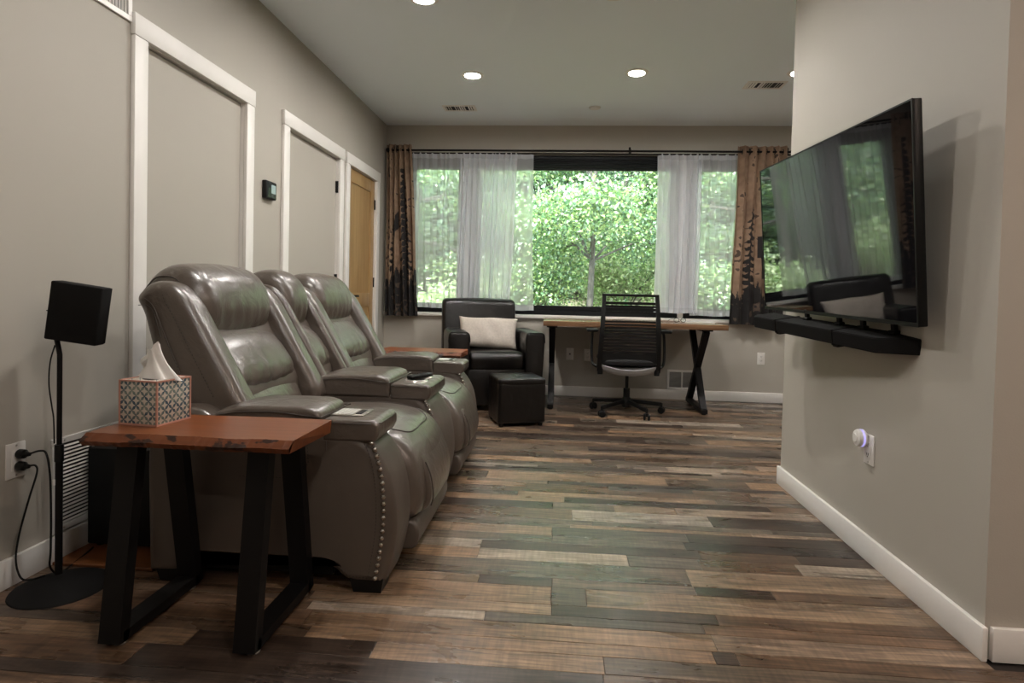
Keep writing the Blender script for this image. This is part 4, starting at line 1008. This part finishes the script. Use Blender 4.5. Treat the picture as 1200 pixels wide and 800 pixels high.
# ---------------------------------------------------------------- desk
dk = empty('desk', (0.62, 5.36, 0), 'long wood-topped desk with crossed black metal legs under the window', 'desk')
bm = bmesh.new(); add_box(bm, (-0.142, 4.985, 0.712), (1.372, 5.735, 0.756), 0.003, 2); flat_smooth(link('desktop', bm_mesh(bm), M['desk'], dk))
for x in (-0.068, 1.215):
    bm = bmesh.new(); w_ = 0.05; t_ = 0.045
    add_bar(bm, (x, 5.065, 0.70), (x, 5.66, 0.03), w_, t_, (1, 0, 0)); add_bar(bm, (x, 5.62, 0.70), (x, 5.10, 0.03), w_, t_, (1, 0, 0))
    add_box(bm, (x-w_/2, 5.05, 0.010), (x+w_/2, 5.69, 0.045), 0.002, 1); add_box(bm, (x-w_/2-0.02, 5.03, 0.698), (x+w_/2+0.02, 5.68, 0.711), 0.001, 1)
    lg = link('leg', bm_mesh(bm), M['black_metal'], dk)
    for yy in (5.08, 5.66): lathe('levelling_foot', [(0, 0), (0.018, 0), (0.018, 0.006), (0.01, 0.011), (0, 0.011)], (x, yy, 0), M['black_plastic'], lg, 12)
adopt(dk)
# flat things lying on the desk's right end
tag(box('notebook', (0, 0, 0), (0.26, 0.16, 0.012), M['grille'], bev=0.002), 'thin grey notebook lying on the right end of the desk', 'notebook').location = (1.06, 5.22, 0.756)
gl = empty('eyeglasses', (1.02, 5.20, 0.757), 'small dark pair of glasses on the desk before the pale post', 'glasses', None, R(20))
bm = bmesh.new()
for s in (-1, 1):
    add_tube(bm, [(s*0.033+0.024*math.cos(a*math.pi/8), 0, 0.024+0.019*math.sin(a*math.pi/8)) for a in range(17)], 0.0022, 6, cap=False); add_tube(bm, [(s*0.057, 0, 0.032), (s*0.060, 0.06, 0.028), (s*0.056, 0.12, 0.004)], 0.0018, 6)
add_tube(bm, [(-0.009, 0, 0.028), (0, 0, 0.031), (0.009, 0, 0.028)], 0.002, 6); link('frame', bm_mesh(bm), M['black_plastic'], gl)
for s in (-1, 1): lathe('lens', [(0, -0.0006), (0.0225, -0.0006), (0.0225, 0.0006), (0, 0.0006)], (s*0.033, 0, 0.024), M['glass'], gl, 20, 'Y')

# ---------------------------------------------------------------- office chair
oc = empty('office_chair', (0.565, 5.0, 0), 'black slatted-back office chair on casters at the desk', 'office chair')
BP = M['black_plastic']; cx, cy = 0.565, 5.02
tube('post', [(cx, cy, 0.10), (cx, cy, 0.21)], 0.027, BP, oc, 18); tube('gas_lift', [(cx, cy, 0.20), (cx, cy, 0.36)], 0.014, BP, oc, 14)
lathe('hub', [(0, 0.055), (0.035, 0.055), (0.042, 0.08), (0.042, 0.115), (0.03, 0.135), (0, 0.135)], (cx, cy, 0), BP, oc, 20)
for k in range(5):
    a = R(-136+72*k); d = Vector((math.cos(a), math.sin(a), 0)); L_ = 0.30
    bm = bmesh.new(); p0 = Vector((cx, cy, 0.105))+d*0.03; p1 = Vector((cx, cy, 0.078))+d*L_
    add_bar(bm, p0, p1, 0.036, 0.030, d.cross(Vector((0, 0, 1))), 0.006)
    for v in bm.verts:
        q = (v.co-Vector((cx, cy, 0))); rad = q.dot(d); t = max(0, min(1, rad/L_)); s_ = d.cross(Vector((0, 0, 1))); lat = q.dot(s_)
        v.co -= s_*lat*0.35*t
    sp_ = flat_smooth(link('spoke', bm_mesh(bm), BP, oc))
    tp = p1; s_ = d.cross(Vector((0, 0, 1)))
    bm = bmesh.new(); add_tube(bm, [tp+Vector((0, 0, 0.01)), Vector((tp.x, tp.y, 0.045))], 0.009, 10); add_box(bm, (-0.011, -0.020, 0.03), (0.011, 0.020, 0.058), 0.005, 2, Matrix.Translation((tp.x, tp.y, 0)) @ Matrix.Rotation(a+R(60), 4, 'Z'))
    cs_ = flat_smooth(link('caster', bm_mesh(bm), BP, oc))
    for s in (-1, 1):
        w3 = Matrix.Rotation(a+R(60), 3, 'Z') @ Vector((s*0.017, 0, 0)); bm = bmesh.new(); add_lathe(bm, [(0, -0.009), (0.022, -0.009), (0.0275, -0.005), (0.0275, 0.005), (0.022, 0.009), (0, 0.009)], (0, 0, 0), 20, 'X')
        bmesh.ops.transform(bm, matrix=Matrix.Translation((tp.x+w3.x, tp.y+w3.y, 0.0276)) @ Matrix.Rotation(a+R(60), 4, 'Z'), verts=bm.verts)
        flat_smooth(link('wheel', bm_mesh(bm), BP, cs_))
box('tilt_mechanism', (cx-0.07, cy-0.10, 0.345), (cx+0.07, cy+0.10, 0.385), BP, oc, bev=0.012)
# seat: grey under-shell and black cushion
us = puff_x('seat_shell', slabprof([(4.80, 0.405), (4.83, 0.352), (5.0, 0.345), (5.25, 0.36), (5.27, 0.405)], [0.01, 0.03, 0.05, 0.03, 0.01]), 0.335, 0.795, 0.012, mat('grey_shell', (0.40, 0.40, 0.41), 0.4), oc, mid=12)
for v in us.data.vertices:
    t = (v.co.x-0.565)/0.23; v.co.z += 0.045*t*t-0.02
puff_x('seat_cushion', slabprof([(4.81, 0.425), (4.80, 0.46), (5.0, 0.475), (5.26, 0.47), (5.29, 0.425)], [0.01, 0.02, 0.03, 0.02, 0.01]), 0.325, 0.805, 0.02, mat('black_fabric', (0.015, 0.015, 0.016), 0.9), oc, mid=6, crown=0.006)
yb = 4.80
def bx_(t): return 0.552+0*t
for s in (-1, 1):
    pts = [(cx+s*0.232-0.012, yb+0.03, 0.37), (cx+s*0.232-0.012, yb+0.0, 0.46), (cx+s*0.222-0.012, yb-0.03, 0.66), (cx+s*0.215-0.010, yb-0.01, 0.83), (cx+s*0.208-0.010, yb+0.025, 0.985)]
    cp_ = catmull(pts, 6, False); bm = bmesh.new(); 
    for a, b in zip(cp_, cp_[1:]): add_bar(bm, a, b+(b-a)*0.08, 0.036 if a.z < 0.80 else 0.030, 0.020, (1, 0, 0))
    link('upright', bm_mesh(bm), BP, oc)
    # arm: loop and pad
    x0 = cx+s*0.245-0.012; x1 = cx+s*0.292-0.012
    ap = catmull([(x0, yb+0.05, 0.40), (x1-s*0.01, yb+0.08, 0.425), (x1, yb+0.10, 0.50), (x1, yb+0.115, 0.60), (x1-s*0.004, yb+0.13, 0.665), (x1-s*0.008, yb+0.16, 0.685)], 6, False)
    arm_ = tube('armrest_frame', ap, 0.011, BP, oc, 10)
    box('armrest_pad', (x1-0.045, yb+0.02, 0.683), (x1+0.045, yb+0.27, 0.708), BP, oc, bev=0.010, seg=3)
    tube('back_pivot', [(cx+s*0.225-0.012, yb+0.03, 0.345), (cx+s*0.225-0.012, yb+0.03, 0.42)], 0.022, BP, oc, 12)
def upx(z):
    t = (z-0.46)/(0.985-0.46); return 0.230*(1-t)+0.206*t, yb+(-0.03*math.sin(math.pi*min(1, t*1.0))+0.025*t)
hx, hy = upx(0.97); box('top_rail', (cx-0.011-hx-0.018, hy-0.01, 0.972), (cx-0.011+hx+0.018, hy+0.018, 0.992), BP, oc, bev=0.005)
zz = 0.925
for k in range(19):
    z = 0.918-k*0.0245
    if z < 0.475: break
    if 0.785 < z < 0.838: continue
    hx, hy = upx(z); hgt_ = 0.0085 if k not in (0, 2) else 0.011
    bm = bmesh.new(); pts = [(cx-0.011+hx*u, hy-0.002+0.035*(1-u*u), z) for u in [-1+i/6 for i in range(13)]]
    for a, b in zip(pts, pts[1:]): add_bar(bm, a, Vector(b)+(Vector(b)-Vector(a))*0.05, hgt_*2, 0.005, (0, 0, 1))
    link('back_slat', bm_mesh(bm), BP, oc)
hx, hy = upx(0.50); bm = bmesh.new(); pts = [(cx-0.011+hx*u, hy-0.002+0.035*(1-u*u), 0.475+0.012*(u*u)) for u in [-1+i/8 for i in range(17)]]
for a, b in zip(pts, pts[1:]): add_bar(bm, a, Vector(b)+(Vector(b)-Vector(a))*0.05, 0.075, 0.006, (0, 0, 1))
link('lumbar_band', bm_mesh(bm), BP, oc)
bm = bmesh.new(); pts = [(cx-0.011+0.232*u, yb+0.03+0.05*(1-u*u), 0.408-0.022*(1-u*u)) for u in [-1+i/8 for i in range(17)]]; add_tube(bm, pts, 0.010, 8); flat_smooth(link('lower_crossbar', bm_mesh(bm), M['grille'], oc), 60)
adopt(oc)

# ---------------------------------------------------------------- television, soundbar and mount
tvm = bpy.data.materials.new('tv_screen'); tvm.use_nodes = True; b = tvm.node_tree.nodes['Principled BSDF']
b.inputs['Base Color'].default_value = (0.004, 0.004, 0.005, 1); b.inputs['Roughness'].default_value = 0.03; b.inputs['Specular IOR Level'].default_value = 0.85; b.inputs['Coat Weight'].default_value = 0.3; b.inputs['Coat Roughness'].default_value = 0.02
def frame_matrix(c, yaw, tilt, roll):
    a = Vector((math.sin(yaw), -math.cos(yaw), 0)); n = Vector((-math.cos(yaw), -math.sin(yaw), 0)); u = Vector((0, 0, 1))
    u2 = math.cos(tilt)*u+math.sin(tilt)*n; a2 = math.cos(roll)*a+math.sin(roll)*u2; u3 = -math.sin(roll)*a+math.cos(roll)*u2; n3 = a2.cross(u3)
    return Matrix(((a2.x, u3.x, n3.x, c[0]), (a2.y, u3.y, n3.y, c[1]), (a2.z, u3.z, n3.z, c[2]), (0, 0, 0, 1)))   # local x along, y up, z out of the screen (or into the wall)
TM = frame_matrix((1.0480, 2.5300, 1.261), 0.047, 0.0795, -0.0237)
zdir = TM.to_3x3() @ Vector((0, 0, 1)); OUT = 1 if zdir.x < 0 else -1
tv = empty('television', (1.0480, 2.5300, 1.261), 'large black flat television tilted forward on the right wall', 'television'); tv.matrix_world = TM
W2, H2 = 0.608, 0.350
def tbox(name, x0, x1, y0, y1, z0, z1, m, par=tv, bev=0.0): return box(name, (x0, y0, min(z0*OUT, z1*OUT)), (x1, y1, max(z0*OUT, z1*OUT)), m, par, bev)
tbox('cabinet', -W2, W2, -H2, H2, -0.030, -0.002, M['black_plastic'], bev=0.004)
tbox('screen', -W2+0.006, W2-0.006, -H2+0.014, H2-0.006, -0.002, 0.0, tvm)
bm = bmesh.new()
for a, b2 in (((-W2, -H2), (W2, -H2+0.013)), ((-W2, H2-0.005), (W2, H2)), ((-W2, -H2+0.013), (-W2+0.005, H2-0.005)), ((W2-0.005, -H2+0.013), (W2, H2-0.005))):
    add_box(bm, (a[0], a[1], min(-0.002*OUT, 0.002*OUT)), (b2[0], b2[1], max(-0.002*OUT, 0.002*OUT)))
link('bezel', bm_mesh(bm), M['black_plastic'], tv)
tbox('rear_housing', -0.40, 0.40, -0.28, 0.12, -0.052, -0.030, M['black_plastic'], bev=0.008)
mt_ = empty('wall_mount', (XR, 2.52, 1.26), 'black wall bracket between the television and the wall', 'tv mount')
box('wall_plate', (XR-0.014, 2.30, 1.13), (XR, 2.74, 1.37), M['black_metal'], mt_, bev=0.002)
box('hanger_arm', (1.115, 2.36, 1.10), (XR-0.014, 2.39, 1.36), M['black_metal'], mt_); box('hanger_arm', (1.115, 2.66, 1.10), (XR-0.014, 2.69, 1.36), M['black_metal'], mt_)
adopt(mt_)
# soundbar
SB0, SB1 = Vector((0.938, 2.98, 0.864)), Vector((1.088, 2.16, 0.822))
dr = (SB1-SB0).normalized(); Lb = 1.0
yawb = math.atan2(dr.x, -dr.y); SM_ = Matrix(((dr.x, 0, 0, 0), (dr.y, 0, 0, 0), (dr.z, 0, 0, 0), (0, 0, 0, 1)))
rgt = Vector((-dr.y, dr.x, 0)).normalized(); rgt = rgt if rgt.x > 0 else -rgt       # towards the wall
upv = dr.cross(rgt); upv = upv if upv.z > 0 else -upv
ta = R(9); rgt, upv = (math.cos(ta)*rgt+math.sin(ta)*upv).normalized(), (math.cos(ta)*upv-math.sin(ta)*rgt).normalized()
def sbm(c): return Matrix(((dr.x, rgt.x, upv.x, c.x), (dr.y, rgt.y, upv.y, c.y), (dr.z, rgt.z, upv.z, c.z), (0, 0, 0, 1)))
sb = empty('soundbar', SB0, 'long black soundbar hung under the television', 'soundbar'); sb.matrix_world = sbm(SB0)
bm = bmesh.new(); hh = 0.027; L1 = (SB1-SB0).length
pl_ = [(0, 0.0), (L1, 0.0), (L1+0.125, 0.070), (L1+0.125, 0.095), (L1+0.02, 0.118), (-0.02, 0.118), (-0.03, 0.10), (-0.03, 0.03)]
lo = [bm.verts.new((x, y_, -hh)) for x, y_ in pl_]; hi = [bm.verts.new((x, y_, hh)) for x, y_ in pl_]
bm.faces.new(lo[::-1]); bm.faces.new(hi)
for k in range(len(pl_)): bm.faces.new((lo[k], lo[(k+1) % len(pl_)], hi[(k+1) % len(pl_)], hi[k]))
bmesh.ops.bevel(bm, geom=bm.edges[:], offset=0.003, segments=2, affect='EDGES')
flat_smooth(link('body', bm_mesh(bm), M['speaker_cloth'], sb))
for x in (0.19, 0.60):
    bm = bmesh.new(); add_box(bm, (x, -0.002, -hh-0.004), (x+0.006, 0.120, hh+0.003)); 
    bmesh.ops.delete(bm, geom=[], context='VERTS'); link('strap', bm_mesh(bm), M['black_metal'], sb)
    box('clip', (x-0.01, 0.01, -hh-0.012), (x+0.02, 0.05, -hh-0.002), M['black_metal'], sb)
for x in (0.30, 0.52, 0.66, 0.82):
    bm = bmesh.new(); add_box(bm, (x-0.010, 0.085, hh), (x+0.010, 0.100, hh+0.045), 0.002, 1); add_box(bm, (x-0.018, 0.078, hh), (x+0.018, 0.104, hh+0.012), 0.003, 1)
    link('hanger', bm_mesh(bm), M['black_metal'], sb)

# ---------------------------------------------------------------- outside
def hz_(x, y): return max(-0.10, -0.10+0.95*max(0, min(1, (y-6.6)/5.5))+0.06*max(0, y-12))+0.05*math.sin(x*1.3+y*0.7)
V = []; nx, ny = 50, 44; xs = np.linspace(-24, 26, nx+1); ys = np.linspace(DB+0.17, 34, ny+1)
for y_ in ys:
    for x in xs: V.append((x, y_, hz_(x, y_)))
me = mesh('ground', V, [(j*(nx+1)+i, j*(nx+1)+i+1, (j+1)*(nx+1)+i+1, (j+1)*(nx+1)+i) for j in range(ny) for i in range(nx)])
g_ = struct(link('ground', me, mat('garden_ground', (0.16, 0.15, 0.09), 0.95, bump=0.6, bscale=12, var=0.5, vscale=3), None, True), 'leafy bank rising behind the house')
def leaves(n, cs, rads, size, cols, seed, droop=0.25, shell=0.55):
    """n leaves over ellipsoid clumps; each a folded diamond of two faces"""
    rg = np.random.default_rng(seed); k = rg.integers(0, len(cs), n); C = np.array(cs)[k]; Rd = np.array(rads)[k]
    d = rg.normal(size=(n, 3)); d /= np.linalg.norm(d, axis=1)[:, None]; rr = (shell+(1-shell)*rg.random(n))[:, None]
    P = C+d*Rd*rr
    t = rg.normal(size=(n, 3)); t[:, 2] -= droop*2; t /= np.linalg.norm(t, axis=1)[:, None]
    nn = rg.normal(size=(n, 3))*0.7; nn[:, 2] += 0.9; s = np.cross(t, nn); s /= np.linalg.norm(s, axis=1)[:, None]; nn = np.cross(s, t)
    L_ = (size*(0.6+0.8*rg.random(n)))[:, None]; w3 = L_*0.30
    v = np.stack([P, P+t*L_*0.45+s*w3+nn*w3*0.25, P+t*L_, P+t*L_*0.45-s*w3+nn*w3*0.25], 1).reshape(-1, 3)
    me = bpy.data.meshes.new('leaves'); me.vertices.add(4*n); me.vertices.foreach_set('co', v.astype(np.float32).ravel())
    b0 = np.arange(n)*4; fc = np.stack([b0, b0+1, b0+2, b0, b0+2, b0+3], 1).ravel()
    me.loops.add(6*n); me.loops.foreach_set('vertex_index', fc.astype(np.int32)); me.polygons.add(2*n); me.polygons.foreach_set('loop_start', (np.arange(2*n)*3).astype(np.int32)); me.update(calc_edges=True)
    ca = np.array(cols)[rg.integers(0, len(cols), n)]*(0.45+0.95*rg.random((n, 1)))
    at = me.color_attributes.new('tone', 'FLOAT_COLOR', 'POINT'); at.data.foreach_set('color', np.concatenate([np.repeat(ca, 4, 0), np.ones((4*n, 1))], 1).astype(np.float32).ravel())
    return me
bark = mat('bark', (0.060, 0.055, 0.047), 0.9, bump=0.5, bscale=40)
GR = [(0.22, 0.34, 0.11), (0.13, 0.25, 0.09), (0.30, 0.40, 0.15), (0.09, 0.19, 0.09), (0.19, 0.30, 0.17)]
GB = [(0.15, 0.25, 0.13), (0.09, 0.17, 0.10), (0.22, 0.33, 0.17)]
def tree(x, y, ht, cr_, cz, trunk_r, nl, size, cols, label, seed, lean=0.0, group=None, spread=1.0):
    z0 = hz_(x, y)-0.05; t = empty('tree', (x, y, z0), label, 'tree', group); rr = random.Random(seed)
    pts = [(x+lean*k/6+0.04*rr.uniform(-1, 1), y, z0+(ht)*k/6) for k in range(7)]
    tube('trunk', pts, [trunk_r*(1-0.11*k) for k in range(7)], bark, t, 9)
    cs, rd = [], []; bm = bmesh.new()
    for k in range(26):
        a = rr.uniform(0, 2*math.pi); hgt2 = rr.uniform(0.0, 1.0); rad = cr_*rr.uniform(0.35, 0.95)*(1-0.35*hgt2)*spread
        c = Vector((x+lean+rad*math.cos(a), y+rad*math.sin(a)*0.8, cz-cr_*0.75+1.6*cr_*hgt2)); cs.append(tuple(c)); q = rr.uniform(0.35, 0.6)*cr_*0.75; rd.append((q*1.25, q, q*0.42))
        st_ = Vector(pts[min(6, 2+int(hgt2*4))]); mid_ = (st_+c)/2+Vector((0, 0, 0.15)); add_tube(bm, [st_, mid_, c], [trunk_r*0.35, trunk_r*0.22, trunk_r*0.1], 5)
    link('branches', bm_mesh(bm), bark, t)
    tag(link('foliage', leaves(nl, cs, rd, size, cols, seed, 0.25, 0.2), M['leaf'], t), kind='stuff')
    adopt(t); return t
tree(0.40, 9.0, 3.6, 1.9, 3.05, 0.055, 42000, 0.058, GR, 'young maple with a thin pale trunk in the middle of the window', 21, 0.12)
tree(-2.6, 10.5, 4.2, 2.1, 2.9, 0.08, 30000, 0.068, GR, 'leafy tree seen through the left sheers', 22)
tree(3.1, 10.2, 4.0, 2.0, 2.8, 0.08, 30000, 0.068, GR, 'leafy tree seen through the right sheers', 23)
tree(-6.5, 12.5, 5, 2.6, 2.8, 0.1, 20000, 0.13, GB, 'broad green tree reflected at the left of the window', 24)
tree(-0.9, 13.5, 6, 2.8, 3.4, 0.12, 32000, 0.10, GB, 'dark green tree behind the maple, left of its trunk', 25)
tree(2.4, 14.5, 6, 2.8, 3.6, 0.12, 32000, 0.10, GB, 'dark green tree behind the maple, right of its trunk', 26)
tree(6.2, 13.0, 5, 2.6, 3.0, 0.1, 16000, 0.13, GB, 'green tree far right behind the right curtain', 27)
for k_, (x_, y_, lb_) in enumerate(((-11.0, 16.5, 'tall dark tree at the far left of the wood'), (-7.6, 18.0, 'tall dark tree left of the window behind the broad tree'), (-4.2, 17.0, 'tall dark tree filling the gap beyond the left sheers'), (0.6, 19.0, 'tallest dark tree behind the maple in the back row'), (4.4, 18.0, 'tall dark tree filling the gap beyond the right sheers'), (8.0, 18.0, 'tall dark tree at the right end of the wood'), (-5.2, 13.2, 'mid-green tree beside the narrow left window view'), (-2.3, 16.0, 'tall dark tree seen past the left window post'))):
    tree(x_, y_, 7, 3.6 if y_ > 15 else 2.4, 4.2 if y_ > 15 else 3.0, 0.15, 20000, 0.19 if y_ > 15 else 0.14, GB, lb_, 80+k_)
def shrub(x, y, rx, rz_, n, size, cols, label, seed, group=None):
    z0 = hz_(x, y); s = empty('shrub', (x, y, z0), label, 'shrub', group); rr = random.Random(seed)
    cs = [(x+rr.uniform(-1, 1)*rx*0.7, y+rr.uniform(-0.5, 0.5)*rx*0.6, z0+rz_*rr.uniform(0.3, 0.95)) for _ in range(12)]; rd = [(rx*0.42, rx*0.4, rz_*0.35)]*12
    bm = bmesh.new()
    for c in cs: add_tube(bm, [(x, y, z0-0.05), ((x+c[0])/2, (y+c[1])/2, (z0+c[2])/2+0.1), c], [0.016, 0.011, 0.005], 5)
    link('stems', bm_mesh(bm), bark, s); tag(link('foliage', leaves(n, cs, rd, size, cols, seed, 0.05, 0.3), M['leaf'], s), kind='stuff'); adopt(s)
GL = [(0.42, 0.50, 0.26), (0.34, 0.46, 0.2), (0.26, 0.40, 0.15), (0.50, 0.56, 0.34)]
for k, (x, y_, lab) in enumerate(((-1.75, 8.2, 'pale leafy shrub behind the left sheers, low'), (-0.55, 9.6, 'bright low shrub left of the maple trunk'), (1.05, 10.3, 'bright low shrub right of the maple trunk'), (2.35, 8.9, 'pale leafy shrub behind the right sheers, low'),
                                (-3.6, 9.0, 'leafy shrub out at the far left of the window'), (-2.2, 12.0, 'pale green shrub on the bank behind the left tree'), (0.3, 12.3, 'pale green shrub on the bank behind the maple'), (3.4, 12.0, 'pale green shrub on the bank behind the right tree'), (-5.0, 10.5, 'leafy shrub at the far left edge of the bank'))):
    shrub(x, y_, 1.0, 1.0 if y_ < 11 else 1.3, 6000, 0.062 if y_ < 11 else 0.09, GL if k % 2 == 0 else GR, lab, 60+k)
pot = empty('garden_pot', (1.11, 11.0, hz_(1.11, 11.0)), 'small green garden pot outside, seen through the office chair back', 'plant pot')
lathe('pot', [(0, 0), (0.09, 0), (0.12, 0.26), (0.13, 0.26), (0.13, 0.30), (0.11, 0.30), (0.10, 0.24), (0, 0.24)], (0, 0, 0), mat('green_pot', (0.05, 0.36, 0.16), 0.5), pot, 20)
